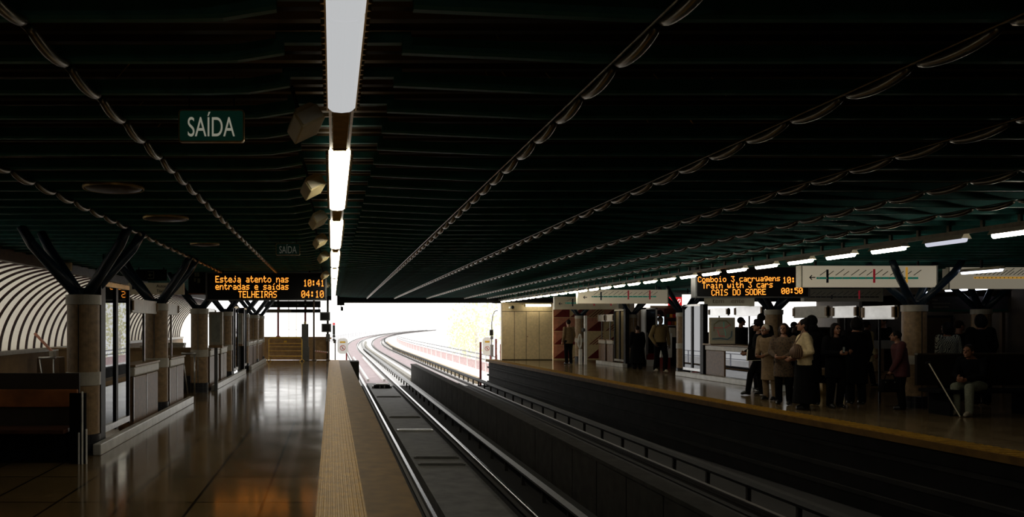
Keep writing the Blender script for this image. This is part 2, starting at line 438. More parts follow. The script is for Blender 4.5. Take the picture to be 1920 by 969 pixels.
# low parapets at the ends
bm = bx(-3.1, -.12, 36.0, 36.25, 0, 1.03); box(bm, -3.12, -.10, 35.97, 36.28, 1.0, 1.04)
struct('wall_end', bm, mat('end_parapet_brown', (.36, .22, .10), .7, 0, .25, 6))
struct('wall_end', bx(14.2, 22, 36.0, 36.2, 0, 1.25), M['dimwall'])
bm = bx(14.6, 22, 29.0, 29.15, 0, 1.5); box(bm, 19.2, 22, 29.0, 29.15, 1.5, 2.95)
struct('wall_shop', bm, M['dimwall'])
struct('wall_side', bx(21.9, 22.1, YB, 36.2, 0, 3.06), M['dimwall'])
bm = bx(14.2, 22, 36.0, 36.2, 2.62, 3.1)
struct('trim_end', bm, M['black'])
# roof deck: corrugated along the length
bmr = B(); rows = []
y = YB
NX = (-5.35, 22)
while y < 36.4:
    for dy, z in ((0, 2.97), (.02, 3.0), (.07, 3.0), (.09, 2.97)):
        rows.append((y + dy, z))
    y += .14
prev = None
for yy, z in rows:
    cur = [bmr.verts.new((x, yy, z)) for x in (-5.4, 0, 22)]
    if prev:
        for k in range(2): bmr.faces.new((prev[k], prev[k + 1], cur[k + 1], cur[k]))
    prev = cur
o = struct('ceiling', bmr, M['deck'])
bm = bx(-5.5, 22.2, YB - .2, 36.6, 3.06, 3.2); box(bm, -7.4, -5.5, YB - .2, 7.0, 3.06, 3.2)
struct('roof_slab', bm, M['blackmat'])
bm = bx(.22, 7.3, 36.3, 36.6, 2.58, 3.08); box(bm, -5.5, .1, 36.3, 36.6, 2.70, 3.08); box(bm, 7.3, 14.2, 36.3, 36.6, 2.56, 3.08)
box(bm, .22, .55, 36.25, 36.6, 2.47, 2.6)
struct('trim_roof', bm, M['black'])
# cross beams
def beam_bm():
    bm = B()
    for x0, x1 in ((-5.3, -.22), (.32, 21.5)):
        n = 24; top = []; 
        xs = [x0 + (x1 - x0) * k / n for k in range(n + 1)]
        def zb(x): return 2.80 + .10 * math.exp(-((x - .05) / .28) ** 2)
        rings = []
        for x in xs:
            z = zb(x); rings.append([bm.verts.new(v) for v in ((x, -.03, z + .012), (x, -.018, z), (x, .018, z), (x, .03, z + .012), (x, .03, z + .07), (x, -.03, z + .07))])
        for a, b in zip(rings, rings[1:]):
            for k in range(6): bm.faces.new((a[k], a[(k + 1) % 6], b[(k + 1) % 6], b[k]))
        bm.faces.new(rings[0][::-1]); bm.faces.new(rings[-1])
    box(bm, -.26, .36, -.02, .02, 2.885, 2.935)
    return bm
beam0 = obj('roof_beam', beam_bm(), M['green'], smooth=False)
tag(beam0, 'slender dark green cross beam under the roof deck', 'roof beam', 'cross beams under the roof')
BEAMS = [3.67 + .505 * k for k in range(-8, 65)]
for k, y in enumerate(BEAMS):
    o = beam0 if k == 0 else beam0.copy()
    if k: COL.objects.link(o)
    o.location = (0, y, 0)
# conduits hung below the beams, one section per bay
def section_bm():
    bm = B(); pts = []; n = 12; radii = []
    for k in range(n + 1):
        u = k / n; y = .035 + u * .435
        pts.append((0, y, -.012 - .030 * math.sin(PI * u) ** .7)); radii.append(.019 + .006 * math.sin(PI * u) ** .5)
    tube(bm, pts, .02, 10, radii)
    return bm
sec0 = None
def conduit(xf, label, y0=1.6, y1=36):
    global sec0
    t = thing('ceiling_conduit', label, 'conduit', (0, 0, 2.80))
    for y in BEAMS:
        if not (y0 < y < y1 - .5): continue
        x = xf(y)
        if sec0 is None:
            o = obj('conduit_section', section_bm(), M['conduit'], t, smooth=True); sec0 = o
        else:
            o = sec0.copy(); COL.objects.link(o); o.parent = t
        o.location = (x, y, 0); o.rotation_euler = (0, 0, -math.atan((xf(y + .5) - x) / .5))
    bm = B()
    tube(bm, [(xf(y) - .028, y, -.012) for y in BEAMS if y0 < y < y1], .006, 6)
    obj('hanging_wire', bm, M['conduit'], t)
conduit(lambda y: -2.49, 'dashed steel conduit row above the left columns, outermost on the left')
conduit(lambda y: -1.2 - .003 * y, 'dashed steel conduit row left of the central lamps, past the green exit sign')
conduit(lambda y: 1.27 + .008 * y, 'first dashed steel conduit row right of the central lamps')
conduit(lambda y: 2.66 + .0035 * y, 'second dashed steel conduit row right of the central lamps')
conduit(lambda y: 3.95 + .008 * y, 'third dashed steel conduit row right of the central lamps')
conduit(lambda y: 5.2 + .02 * y, 'fourth dashed steel conduit row right of the central lamps', 3)
conduit(lambda y: 6.5 + .012 * y, 'dashed steel conduit row nearest left of the tube lamps', 5)
# added thin rods standing for lamplit glints high between the beams
def rod(px0, py0, px1, py1, Y):
    a, b = P(px0, py0, Y), P(px1, py1, Y)
    return a, b
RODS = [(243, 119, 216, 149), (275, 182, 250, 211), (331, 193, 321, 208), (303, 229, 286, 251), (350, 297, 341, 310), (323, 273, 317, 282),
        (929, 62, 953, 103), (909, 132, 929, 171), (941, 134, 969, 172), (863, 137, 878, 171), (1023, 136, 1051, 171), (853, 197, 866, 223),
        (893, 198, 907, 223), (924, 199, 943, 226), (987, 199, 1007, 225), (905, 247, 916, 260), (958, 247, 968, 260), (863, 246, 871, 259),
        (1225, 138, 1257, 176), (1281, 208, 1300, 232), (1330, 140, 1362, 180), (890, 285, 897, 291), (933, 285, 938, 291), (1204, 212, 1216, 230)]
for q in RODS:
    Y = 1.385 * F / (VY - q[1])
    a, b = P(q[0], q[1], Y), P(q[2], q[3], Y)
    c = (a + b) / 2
    tag(obj('glint_rod', tube(B(), [a, b], .0035, 6), M['brass']), 'thin brass rod standing for a lamplit glint between the roof beams', 'rod', 'slanting glint rods under the roof')

# ---------------------------------------------------------------- lamps
def central_lamp(y0, y1, first, label):
    t = thing('ceiling_lamp', label, 'ceiling lamp', (.045, y0, 2.64), 0, None)
    L = y1 - y0
    ym = L * .52 if first < 2 else L / 2
    for a, b in ((0.0, ym - .004), (ym + .004, L)):
        bm = B(); n = 8; rings = []
        prof = [(-.068, .03), (-.066, .008), (-.05, -.006), (0, -.010), (.05, -.006), (.066, .008), (.068, .03)]
        for k in range(n + 1):
            u = k / n; e = 1.0
            if u == 0 or u == 1: e = .78
            elif u in (1 / n, 1 - 1 / n): e = 1.0
            yy = a + (b - a) * ([0, .02, .2, .35, .5, .65, .8, .98, 1][k])
            rings.append([bm.verts.new((x * e, yy, z)) for x, z in prof])
        for q, w in zip(rings, rings[1:]):
            for k in range(len(prof) - 1): bm.faces.new((q[k], q[k + 1], w[k + 1], w[k]))
        bm.faces.new(rings[0][::-1]); bm.faces.new(rings[-1])
        obj('diffuser', bm, M['lampdim'] if first == 0 else (emit('lamp_diffuser_strong', (1, .93, .74), 34.0) if first < 0 else M['lamp']), t, smooth=False)
    obj('housing', prism(B(), [(-.06, .03), (.06, .03), (.045, .10), (-.045, .10)], 0, L, axis='y'), M['tray'], t)
    for sx in (-1, 1):
        bm = B(); yy = .03
        while yy < L - .03:
            prism(bm, [(sx * .068, yy - .004), (sx * .086, yy + .01), (sx * .068, yy + .022)], 0.004, .034)
            yy += .062
        box(bm, min(sx * .066, sx * .072), max(sx * .066, sx * .072), 0, L, .0, .036)
        obj('fin_strip', bm, M['brass'], t)
    for yy in (.3, L - .3):
        obj('hanger', tube(B(), [(0, yy, .1), (0, yy, .30)], .006, 6), M['black'], t)
    return t
Y0 = [(1.45, 3.9), (4.9, 7.25), (8.2, 10.95), (11.72, 14.5), (15.2, 17.9), (18.6, 21.3), (22.0, 24.7), (25.4, 28.1), (28.8, 31.5), (32.2, 34.9)]
ORD = ['first', 'second', 'third', 'fourth', 'fifth', 'sixth', 'seventh', 'eighth', 'ninth', 'last']
for k, (a, b) in enumerate(Y0):
    central_lamp(a, b, k, ('large greyish lit ceiling lamp at the top, %s of the central row' if k == 0 else 'bright white lit ceiling lamp over the left platform edge, %s of the central row') % ORD[k])
# unseen lamp behind the camera, made stronger to light the roof beams
central_lamp(-2.2, .4, -1, 'lit ceiling lamp of the central row above and behind the viewer')
# ribbed trays between the lamps
edges = [(3.9, 4.9), (7.25, 8.2), (10.95, 11.72), (14.5, 15.2), (17.9, 18.6), (21.3, 22.0), (24.7, 25.4), (28.1, 28.8), (31.5, 32.2)]
for k, (a, b) in enumerate(edges):
    t = thing('cable_tray', 'ribbed brown cable tray between the %s and %s lamps of the central row' % (ORD[k], ORD[k + 1]), 'cable tray', (.045, a, 2.67))
    bm = B(); yy = .02; L = b - a - .04
    while yy < L:
        prism(bm, [(yy, .006), (yy + .03, -.010), (yy + .06, .006)], -.042, .042, axis='x'); yy += .062
    box(bm, -.045, .045, .01, L + .02, .004, .02)
    obj('ribbed_plate', bm, M['tray'], t)
    for sx in (-1, 1):
        obj('side_rail', bx(*(sorted((sx * .048, sx * .062))), .005, L + .03, -.012, .03), M['steel'], t)
    obj('end_clip', bx(-.04, .04, L - .03, L + .03, -.022, -.008), M['brass'], t)
    obj('hanger', tube(B(), [(0, L / 2, .02), (0, L / 2, .27)], .006, 6), M['black'], t)
# loudspeaker boxes left of the lamps
for k, (px, py, w) in enumerate(((572, 231, 62), (586, 350, 44), (596, 412, 33), (600, 452, 25), (606, 482, 21), (609, 516, 14), (612, 536, 9))):
    Y = 1.04 * F / (VY - py); c = P(px, py, Y); s = 36 * 6.05 / F
    t = thing('ceiling_speaker', 'tilted cream loudspeaker box left of the lamps, %s from the near end' % ORD[k], 'speaker', c)
    t.rotation_euler = (math.radians(-18), math.radians(-28), math.radians(24))
    obj('case', prism(B(), [(-s * .5, -.05), (s * .5, -.05), (s * .5, .03), (s * .3, .06), (-s * .3, .06), (-s * .5, .03)], -.09, .09, axis='y'), M['speakercase'], t, bevel=.006)
    obj('grille', bx(-s * .42, s * .42, -.098, -.088, -.04, .028), M['creamsign'], t)
    obj('bracket', bar(B(), (0, 0, .05), (.06, .02, .22), .02, .01), M['black'], t)
# round dishes
for k, (px, py, wpx) in enumerate(((213, 355, 112), (311, 411, 84), (384, 459, 54))):
    Y = 1.2 * F / (VY - py); r = wpx * Y / F / 2
    t = thing('ceiling_dish', 'unlit round brass rimmed ceiling dish over the left platform, %s from the viewer' % ORD[k], 'ceiling lamp', (PX(px, Y), Y, 2.80))
    obj('dish', lathe(B(), [(r * .97, .02), (r * .9, .0), (r * .5, -.015), (.01, -.02)], 32), M['deck'], t, smooth=True)
    obj('rim', lathe(B(), [(r, .03), (r * 1.02, .015), (r, 0), (r * .96, .0), (r * .96, .03)], 32), M['brass'], t)
    obj('stem', tube(B(), [(0, 0, -.01), (0, 0, .2)], .02, 8), M['black'], t)
# the row of tube lamps over the right platform edge
def tube_lamp(name, label, loc, L, m, group=None, rotz=0):
    t = thing(name, label, 'tube lamp', loc, rotz, group)
    bm = B(); prof = [(-.045, .011), (-.045, -.006), (-.03, -.03), (0, -.038), (.03, -.03), (.045, -.006), (.045, .011)]
    rings = []
    for u, e in ((0, .7), (.04, 1), (.96, 1), (1, .7)):
        rings.append([bm.verts.new((x * e, (u - .5) * L, z)) for x, z in prof])
    for q, w in zip(rings, rings[1:]):
        for k in range(6): bm.faces.new((q[k], q[k + 1], w[k + 1], w[k]))
    bm.faces.new(rings[0]); bm.faces.new(rings[-1])
    obj('diffuser', bm, m, t)
    obj('housing', prism(B(), [(-.064, .004), (-.046, .012), (.046, .012), (.064, .004), (.03, .06), (-.03, .06)], -L / 2 - .02, L / 2 + .02, axis='y'), M['creamsign'], t)
    return t
l0 = l1 = None
for k in range(-3, 26):
    y = 9.78 + 1.0125 * k
    if k == 0:
        m = 'near'
        if l0 is None: l0 = tube_lamp('tube_lamp', 'cool white tube lamp, near end of the row over the right platform', (7.5, y, 2.61), .60, M['lampnear'], None)
        else: dup(l0, (7.5, y, 2.61))
    else:
        if l1 is None: l1 = tube_lamp('tube_lamp', 'warm white lit tube lamp in the row over the right platform edge', (7.5, y, 2.61), .60, M['tube'], 'tube lamps over the right platform edge')
        else: dup(l1, (7.5, y, 2.61))
bm = B(); box(bm, 7.47, 7.53, 5, 36, 2.67, 2.72)
for y in BEAMS[6:]:
    box(bm, 7.485, 7.515, y - .02, y + .02, 2.70, 2.82)
tag(obj('lamp_rail', bm, M['conduit']), 'thin steel mounting rail carrying the tube lamps over the right platform edge', 'rail')
for px, py, Y, L, lab in ((1840, 508, 14.85, .9, 'behind the right line map board'), (1778 + 15, 543, 21, .7, 'low right above the purple fascia'), (1838, 541, 20.5, .6, 'farthest right above the purple fascia'), (1742, 547, 22, .6, 'left of the fascia lamps, beside the dark brace arms')):
    c = P(px, py, Y)
    t = tube_lamp('tube_lamp', 'cool white lit tube lamp %s' % lab, (c.x, c.y, c.z), L, emit('tube_cool', (.86, .92, 1.1), 4.0))
    obj('hanger', bx(-.012, .012, -.02, .02, .06, 2.99 - c.z), M['black'], t)

# ---------------------------------------------------------------- signs and displays
def exit_sign(label, px0, px1, py0, py1, Y, dark):
    x0, x1 = PX(px0, Y), PX(px1, Y); z0, z1 = PZ(py1, Y), PZ(py0, Y); w, h = x1 - x0, z1 - z0
    t = thing('exit_sign', label, 'exit sign', ((x0 + x1) / 2, Y, z0))
    pan = obj('panel', prism(B(), [(a, b + h / 2) for a, b in roundrect(w, h, .016)], -.014, .014, axis='y'), emit('added_glow_green_dim' if dark else 'added_glow_green', (.05, .62, .38), .004 if dark else .011), t)  # glow added to panel and lettering, in place of lamplight falling on them
    fr = B(); o1 = roundrect(w + .008, h + .008, .018); o2 = roundrect(w - .006, h - .006, .014)
    for yy in (-.017,):
        n = len(o1); A = [fr.verts.new((a, yy, b + h / 2)) for a, b in o1]; C = [fr.verts.new((a, yy, b + h / 2)) for a, b in o2]
        A2 = [fr.verts.new((a, .017, b + h / 2)) for a, b in o1]; C2 = [fr.verts.new((a, -.014, b + h / 2)) for a, b in o2]
        for i in range(n):
            j = (i + 1) % n
            fr.faces.new((A[i], A[j], C[j], C[i])); fr.faces.new((A[i], A2[i], A2[j], A[j])); fr.faces.new((C[i], C[j], C2[j], C2[i]))
    obj('frame', fr, M['brass'], t)
    text_obj('lettering', 'SAÍDA', w * .73, h * .79, emit('added_glow_white_dim' if dark else 'added_glow_white', (1, .97, .76), .04 if dark else .20), pan, (0, -.0145, h * .55), .003)
    for sx in (-1, 1):
        obj('hanger', tube(B(), [(sx * w * .35, 0, h), (sx * w * .35, 0, 2.96 - z0)], .004, 6), M['black'], t)
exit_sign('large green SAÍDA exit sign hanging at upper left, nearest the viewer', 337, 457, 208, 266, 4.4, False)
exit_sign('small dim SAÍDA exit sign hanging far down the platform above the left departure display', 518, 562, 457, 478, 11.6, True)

FONT = {
 'E': '11111 10000 10000 11110 10000 10000 11111', 's': '00000 00000 01111 10000 01110 00001 11110', 't': '01000 01000 11110 01000 01000 01001 00110',
 'e': '00000 00000 01110 10001 11111 10000 01111', 'j': '00010 00000 00110 00010 00010 10010 01100', 'a': '00000 00000 01110 00001 01111 10001 01111',
 'n': '00000 00000 10110 11001 10001 10001 10001', 'o': '00000 00000 01110 10001 10001 10001 01110', 'r': '00000 00000 10110 11001 10000 10000 10000',
 'd': '00001 00001 01101 10011 10001 10001 01111', 'í': '00010 00100 00000 01100 00100 00100 01110', '1': '00100 01100 00100 00100 00100 00100 01110',
 '0': '01110 10001 10011 10101 11001 10001 01110', ':': '00000 01100 01100 00000 01100 01100 00000', '4': '00010 00110 01010 10010 11111 00010 00010',
 'T': '11111 00100 00100 00100 00100 00100 00100', 'L': '10000 10000 10000 10000 10000 10000 11111', 'H': '10001 10001 10001 11111 10001 10001 10001',
 'I': '01110 00100 00100 00100 00100 00100 01110', 'R': '11110 10001 10001 11110 10100 10010 10001', 'A': '01110 10001 10001 11111 10001 10001 10001',
 'S': '01111 10000 10000 01110 00001 00001 11110', 'C': '01110 10001 10000 10000 10000 10001 01110', 'm': '00000 00000 11010 10101 10101 10101 10101',
 'b': '10000 10000 10110 11001 10001 10001 11110', 'i': '00100 00000 01100 00100 00100 00100 01110', '3': '11111 00010 00100 00010 00001 10001 01110',
 'c': '00000 00000 01111 10000 10000 10000 01111', 'u': '00000 00000 10001 10001 10001 10011 01101', 'g': '00000 01111 10001 10001 01111 00001 01110',
 'w': '00000 00000 10001 10001 10101 10101 01010', 'h': '10000 10000 10110 11001 10001 10001 10001', 'D': '11110 10001 10001 10001 10001 10001 11110',
 'O': '01110 10001 10001 10001 10001 10001 01110', '5': '11111 10000 11110 00001 00001 10001 01110', ' ': '00000 00000 00000 00000 00000 00000 00000'}
def led_line(body, x0, x1, z0, z1, parent):
    bm = B(); n = len(body); p = (x1 - x0) / (n - 1 / 6); dx = p / 6; dz = (z1 - z0) / 7
    for i, ch in enumerate(body):
        for r, row in enumerate(FONT[ch].split()):
            for c, b in enumerate(row):
                if b == '1':
                    cx, cz = x0 + i * p + (c + .5) * dx, z1 - (r + .5) * dz
                    box(bm, cx - dx * .47, cx + dx * .47, -.004, 0, cz - dz * .45, cz + dz * .45)
    return obj('led_text', bm, M['led'], parent)
def display(label, px0, px1, py0, py1, Y, lines, tilt=0.0):
    x0, x1 = PX(px0, Y), PX(px1, Y); z0, z1 = PZ(py1, Y), PZ(py0, Y); w, h = x1 - x0, z1 - z0
    t = thing('departure_display', label, 'departure display', ((x0 + x1) / 2, Y, z0))
    obj('casing', bx(-w / 2, w / 2, 0.0, .22, 0, h), M['black'], t, bevel=.012)
    bm = B()
    box(bm, -w / 2 - .006, -w / 2 + .03, -.012, .2, 0, h); box(bm, w / 2 - .03, w / 2 + .006, -.012, .2, 0, h)
    box(bm, -w / 2, w / 2, -.012, .2, -.012, .014); box(bm, -w / 2, w / 2, -.012, .2, h - .014, h + .006)
    obj('frame', bm, M['grey'], t)
    for body, a, b, c, d in lines:
        o = led_line(body, PX(a, Y) - (x0 + x1) / 2, PX(b, Y) - (x0 + x1) / 2, PZ(d, Y) - z0, PZ(c, Y) - z0, t)
        o.location = (0, -.002, 0)
        o.rotation_euler = (0, -tilt, 0)
    for sx in (-1, 1):
        obj('hanger', bx(sx * w * .36 - .02, sx * w * .36 + .02, .08, .12, h, 2.97 - z0), M['black'], t)
display('black departure display hanging over the left platform, orange text ending in TELHEIRAS', 386, 612, 511, 562, 18.0,
        [('Esteja atento nas', 404, 541, 517, 529.5), ('entradas e saídas', 404, 541, 530.8, 543), ('TELHEIRAS', 447, 519, 545.5, 558), ('10:41', 569, 608, 524, 537), ('04:10', 565, 607, 544.5, 558)])
display('black departure display hanging over the right platform, orange text ending in CAIS DO SODRE', 1304, 1518, 492, 557, 17.0,
        [('Comboio 3 carruagens', 1309, 1463, 517, 527.5), ('Train with 3 cars', 1317, 1449, 528, 539.5), ('CAIS DO SODRE', 1334, 1436, 541.5, 553), ('10:41', 1468, 1508, 520, 532), ('00:50', 1465, 1505, 540.5, 552)], .016)

# line map boards over the right platform
def arrow_left(bm, x, z, s, y=0):
    pts = [(x, z), (x + s * .5, z + s * .5), (x + s * .62, z + s * .38), (x + s * .34, z + s * .10), (x + s * 1.2, z + s * .10), (x + s * 1.2, z - s * .10), (x + s * .34, z - s * .10), (x + s * .62, z - s * .38), (x + s * .5, z - s * .5)]
    return prism(bm, pts, -.004, y, axis='y')
def map_board(label, px0, px1, py0, py1, Y, bars, line, lm, hang=True, arrow=True, glow=.10):
    x0, x1 = PX(px0, Y), PX(px1, Y); z0, z1 = PZ(py1, Y), PZ(py0, Y); w, h = x1 - x0, z1 - z0
    t = thing('line_map_board', label, 'line map', (x0, Y, z0))
    bmat = emit('added_glow_map_%d' % int(glow * 100), (1.0, .88, .66), glow) if glow else M['creamsign']  # glow added to brighten the boards
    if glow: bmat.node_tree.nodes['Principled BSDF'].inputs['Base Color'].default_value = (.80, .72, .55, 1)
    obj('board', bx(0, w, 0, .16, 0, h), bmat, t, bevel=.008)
    obj('end_cap', bx(-.012, .015, -.006, .166, -.006, h + .006), M['signwhite'], t)
    obj('end_cap', bx(w - .015, w + .012, -.006, .166, -.006, h + .006), M['signwhite'], t)
    if arrow: obj('arrow', arrow_left(B(), w * .055, h * .45, h * .24), M['black'], t)
    a, b, zf = line
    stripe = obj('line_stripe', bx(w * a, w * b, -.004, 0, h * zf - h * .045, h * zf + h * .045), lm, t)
    dots = B(); strokes = B(); n = 13
    for k in range(n):
        u = a + (b - a) * (k + .3) / n
        lathe_pts = [(w * u + .012 * math.cos(i * PI / 4), h * zf + .012 * math.sin(i * PI / 4)) for i in range(8)]
        prism(dots, lathe_pts, -.006, -.003, axis='y')
        L = .10 + .10 * random.random()
        bar(strokes, (w * u + .02, -.002, h * zf + h * .13), (w * u + .02 + L, -.002, h * zf + h * .13 + L * .72), .012, .004, up=(0, 1, 0))
    obj('station_dots', dots, M['signwhite'], stripe)['kind'] = 'stuff'
    obj('station_names', strokes, mat('map_grey_print', (.16, .14, .11), .6), t)['kind'] = 'stuff'
    for u, m, up, dn in bars:
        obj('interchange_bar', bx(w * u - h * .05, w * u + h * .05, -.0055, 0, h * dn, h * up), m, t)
    for u in (.12, .88):
        obj('hanger', bx(w * u - .015, w * u + .015, .06, .09, h, 2.97 - z0), M['black'], t)
    return t
linegreen = emit('glowing_line_green', (.02, .45, .30), .16); navyp = mat('print_navy', (.012, .014, .03), .5); redp = emit('glowing_print_red', (.80, .03, .06), .16); yel = emit('glowing_print_yellow', (1.0, .52, .08), .32)  # green, red and yellow print given added glow to keep up with the boards
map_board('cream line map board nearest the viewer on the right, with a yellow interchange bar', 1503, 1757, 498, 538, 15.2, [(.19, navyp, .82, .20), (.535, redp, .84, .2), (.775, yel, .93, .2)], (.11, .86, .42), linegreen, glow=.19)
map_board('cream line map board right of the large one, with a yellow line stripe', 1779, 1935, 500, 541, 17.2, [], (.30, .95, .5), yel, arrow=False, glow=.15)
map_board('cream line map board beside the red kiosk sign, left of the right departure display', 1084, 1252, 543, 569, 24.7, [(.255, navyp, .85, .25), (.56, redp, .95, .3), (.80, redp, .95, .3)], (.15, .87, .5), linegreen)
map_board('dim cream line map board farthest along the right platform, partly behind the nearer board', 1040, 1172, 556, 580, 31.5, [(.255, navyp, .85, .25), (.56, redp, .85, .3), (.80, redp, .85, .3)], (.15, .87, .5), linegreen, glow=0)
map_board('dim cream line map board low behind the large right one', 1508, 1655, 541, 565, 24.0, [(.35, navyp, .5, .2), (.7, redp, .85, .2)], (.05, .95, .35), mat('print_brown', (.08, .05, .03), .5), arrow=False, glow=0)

# exit direction board at the left stairs
Y = 17.6
t = thing('direction_board', 'cream hanging board with a down left arrow and the words Autocarros and Táxis', 'direction sign', (PX(292, Y), Y, PZ(552, Y)))
w = PX(346, Y) - PX(240, Y); h = PZ(530, Y) - PZ(552, Y)
obj('board', bx(-w / 2, w / 2, 0, .08, 0, h), M['creamsign'], t, bevel=.01)
bm = B(); a = .09
prism(bm, [(-w * .42, h * .45), (-w * .42 + a, h * .45), (-w * .42 + a * .68, h * .45 + a * .3), (-w * .42 + a * 1.2, h * .45 + a * .85), (-w * .42 + a * .85, h * .45 + a * 1.2), (-w * .42 + a * .3, h * .45 + a * .68), (-w * .42, h * .45 + a)], -.004, 0, axis='y')
obj('arrow', bm, M['black'], t)
text_obj('lettering', 'Autocarros', w * .34, h * .25, M['black'], t, (w * .18, -.002, h * .72))
text_obj('lettering', 'Táxis', w * .15, h * .26, M['black'], t, (w * .09, -.002, h * .30))
for sx in (-1, 1): obj('hanger', bx(sx * w * .4 - .012, sx * w * .4 + .012, .03, .05, h, 2.97 - PZ(552, Y)), M['black'], t)
# dark symbol boards
Y = 18.6
t = thing('direction_board', 'dark hanging board with faint pictograms left of the left departure display', 'direction sign', (PX(376, Y), Y, PZ(552, Y)))
w = PX(399, Y) - PX(353, Y); h = PZ(506, Y) - PZ(552, Y)
obj('board', bx(-w / 2, w / 2, 0, .1, 0, h), M['black'], t, bevel=.01)
sym = mat('faint_symbol', (.16, .17, .10), .5)
bm = B(); 
for (cx, cz, sw, sh) in ((-.14, .42, .05, .09), (-.08, .42, .05, .09), (-.15, .30, .04, .08), (-.07, .27, .06, .1)): box(bm, cx, cx + sw, -.004, 0, cz, cz + sh)
obj('pictogram', bm, sym, t)
obj('arrow', arrow_left(B(), .13, .42, .09), sym, t)
obj('trim_strip', bx(-w / 2, w / 2, -.006, .0, 0.0, .03), mat('dull_orange', (.22, .07, .02), .5), t)
for sx in (-1, 1): obj('hanger', bx(sx * w * .4 - .012, sx * w * .4 + .012, .03, .05, h, 2.97 - PZ(552, Y)), M['black'], t)
Y = 17.0
t = thing('direction_board', 'dark hanging board with a faint boxed arrow above the cream direction board', 'direction sign', (PX(283, Y), Y, PZ(526, Y)))
w = PX(312, Y) - PX(254, Y); h = PZ(505, Y) - PZ(526, Y)
obj('board', bx(-w / 2, w / 2, 0, .06, 0, h), M['blackmat'], t, bevel=.01)
bm = arrow_left(B(), -.05, h / 2, .07)
for q in ((-.07, .06, h * .18, h * .22), (-.07, .06, h * .78, h * .82), (.055, .065, h * .18, h * .82)): box(bm, q[0], q[1], -.004, 0, q[2], q[3])
obj('arrow', bm, sym, t)
for sx in (-1, 1): obj('hanger', bx(sx * w * .4 - .012, sx * w * .4 + .012, .03, .05, h, 2.97 - PZ(526, Y)), M['black'], t)

# ---------------------------------------------------------------- column rows
def column(x, y, label, zt=1.97, r=.20, side=1):
    t = thing('column', label, 'column', (x, y, 0))
    obj('shaft', lathe(B(), [(r, 0), (r, zt - .1)], 40), M['stone'], t, smooth=False)
    obj('base_ring', lathe(B(), [(r + .012, 0), (r + .012, .22), (r, .23)], 40), M['darktile'], t)
    obj('band', lathe(B(), [(r + .002, .835), (r + .012, .84), (r + .012, 1.0), (r + .002, 1.005)], 40), M['band'], t)
    obj('cap', lathe(B(), [(r + .004, zt - .125), (r + .018, zt - .12), (r + .018, zt), (r * .7, zt + .005)], 40), M['band'], t)
    obj('seam_strip', bx(-.008, .008, -r - .006, -r + .01, .23, zt - .12), M['steel'], t)
    for sx in (-1, 1):
        for sy in (-1, 1):
            bm = B(); a = Vector((sx * .06, sy * .05, zt)); b = Vector((sx * .54, sy * .30, 2.58)); c = Vector((sx * .66, sy * .34, 2.80))
            tube(bm, [a, a.lerp(b, .5), b, c], .066, 12, [.070, .068, .064, .055])
            obj('brace_arm', bm, M['navy'], t, smooth=True)
    obj('collar', lathe(B(), [(.11, zt), (.11, zt + .06), (.08, zt + .09)], 24), M['navy'], t)
    return t
LX, RX = -3.14, 11.2
names_l = ['stone column with forked blue braces nearest the viewer, at left behind the bench', 'second stone column of the left row, right of the first glass screen', 'third stone column of the left row, beside the dark tiled stair parapet', 'fourth stone column of the left row, behind the grey information case', 'fifth stone column of the left row, past the second glass screen', 'sixth stone column of the left row, second from the end', 'last stone column of the left row, nearest the yellow barrier']
for k, y in enumerate((10.1, 14.3, 18.9, 23.5, 28.3, 32.0, 34.6)):
    column(LX, y, names_l[k])
names_r = ['stone column with forked dark braces nearest the viewer on the right platform', 'right row stone column behind the crowd, second from the viewer', 'right row stone column half hidden by the bright glass screens', 'right row stone column behind the person in long black coat', 'last right row stone column, beside the lone man in a tan jacket']
for k, (x, y) in enumerate(((11.2, 15.4), (11.2, 20.3), (11.1, 25.3), (11.3, 30.2), (10.65, 34.4))): column(x, y, names_r[k])
column(15.9, 19.6, 'stone column at the far right in front of the purple fascia')

def screen(x, y0, y1, label, z0=.25, z1=2.12, post_first=True, transom=False, face=1):
    t = thing('glass_screen', label, 'glass screen', (x, (y0 + y1) / 2, 0))
    h = (y1 - y0) / 2
    obj('post', bx(-.07, .07, -h - .22, -h - .02, 0, z1 + .05), M['black'], t)
    ym = 0.02
    for a, b in ((-h, ym - .05), (ym + .05, h)):
        obj('glass_pane', bx(-.006, .006, a, b, z0, z1), M['glass'], t)
    obj('post', bx(-.03, .03, ym - .05, ym + .05, .16, z1 + .03), M['black'], t)
    obj('post', bx(-.03, .03, h, h + .05, .16, z1 + .03), M['black'], t)
    bm = bx(-.035, .035, -h, h, z1, z1 + .06); obj('top_rail', bm, M['brass'] if face > 0 else M['steel'], t)
    obj('bottom_rail', bx(-.04, .04, -h, h, z0 - .08, z0), M['steel'], t)
    if transom:
        obj('transom_pane', bx(-.008, .008, -h + .12, ym - .1, z1 + .16, z1 + .42), M['glass'], t)
    return t
def parapet(x, y0, y1, label, h=.97):
    t = thing('parapet', label, 'parapet', (x, (y0 + y1) / 2, 0)); d = (y1 - y0) / 2
    obj('panel', bx(-.12, .12, -d, d, 0, h - .16), M['stone2'], t, bevel=.03)
    obj('band', bx(-.135, .135, -d - .005, d + .005, h - .16, h - .01), M['band'], t, bevel=.03)
    obj('ledge', bx(-.15, .15, -d - .01, d + .01, h - .01, h + .02), M['stone'], t)
    for yy in (-d - .01, 0.0):
        obj('edge_strip', bx(.118 * (1 if x < 0 else -1) - .008, .118 * (1 if x < 0 else -1) + .008, yy, yy + .02, .14, h - .16), M['steel'], t)
    return t
def plinth(x0, x1, y0, y1, label):
    t = tag(obj('plinth', bx(x0, x1, y0, y1, 0, .14), M['marble'], bevel=.012), label, 'plinth')
    return t
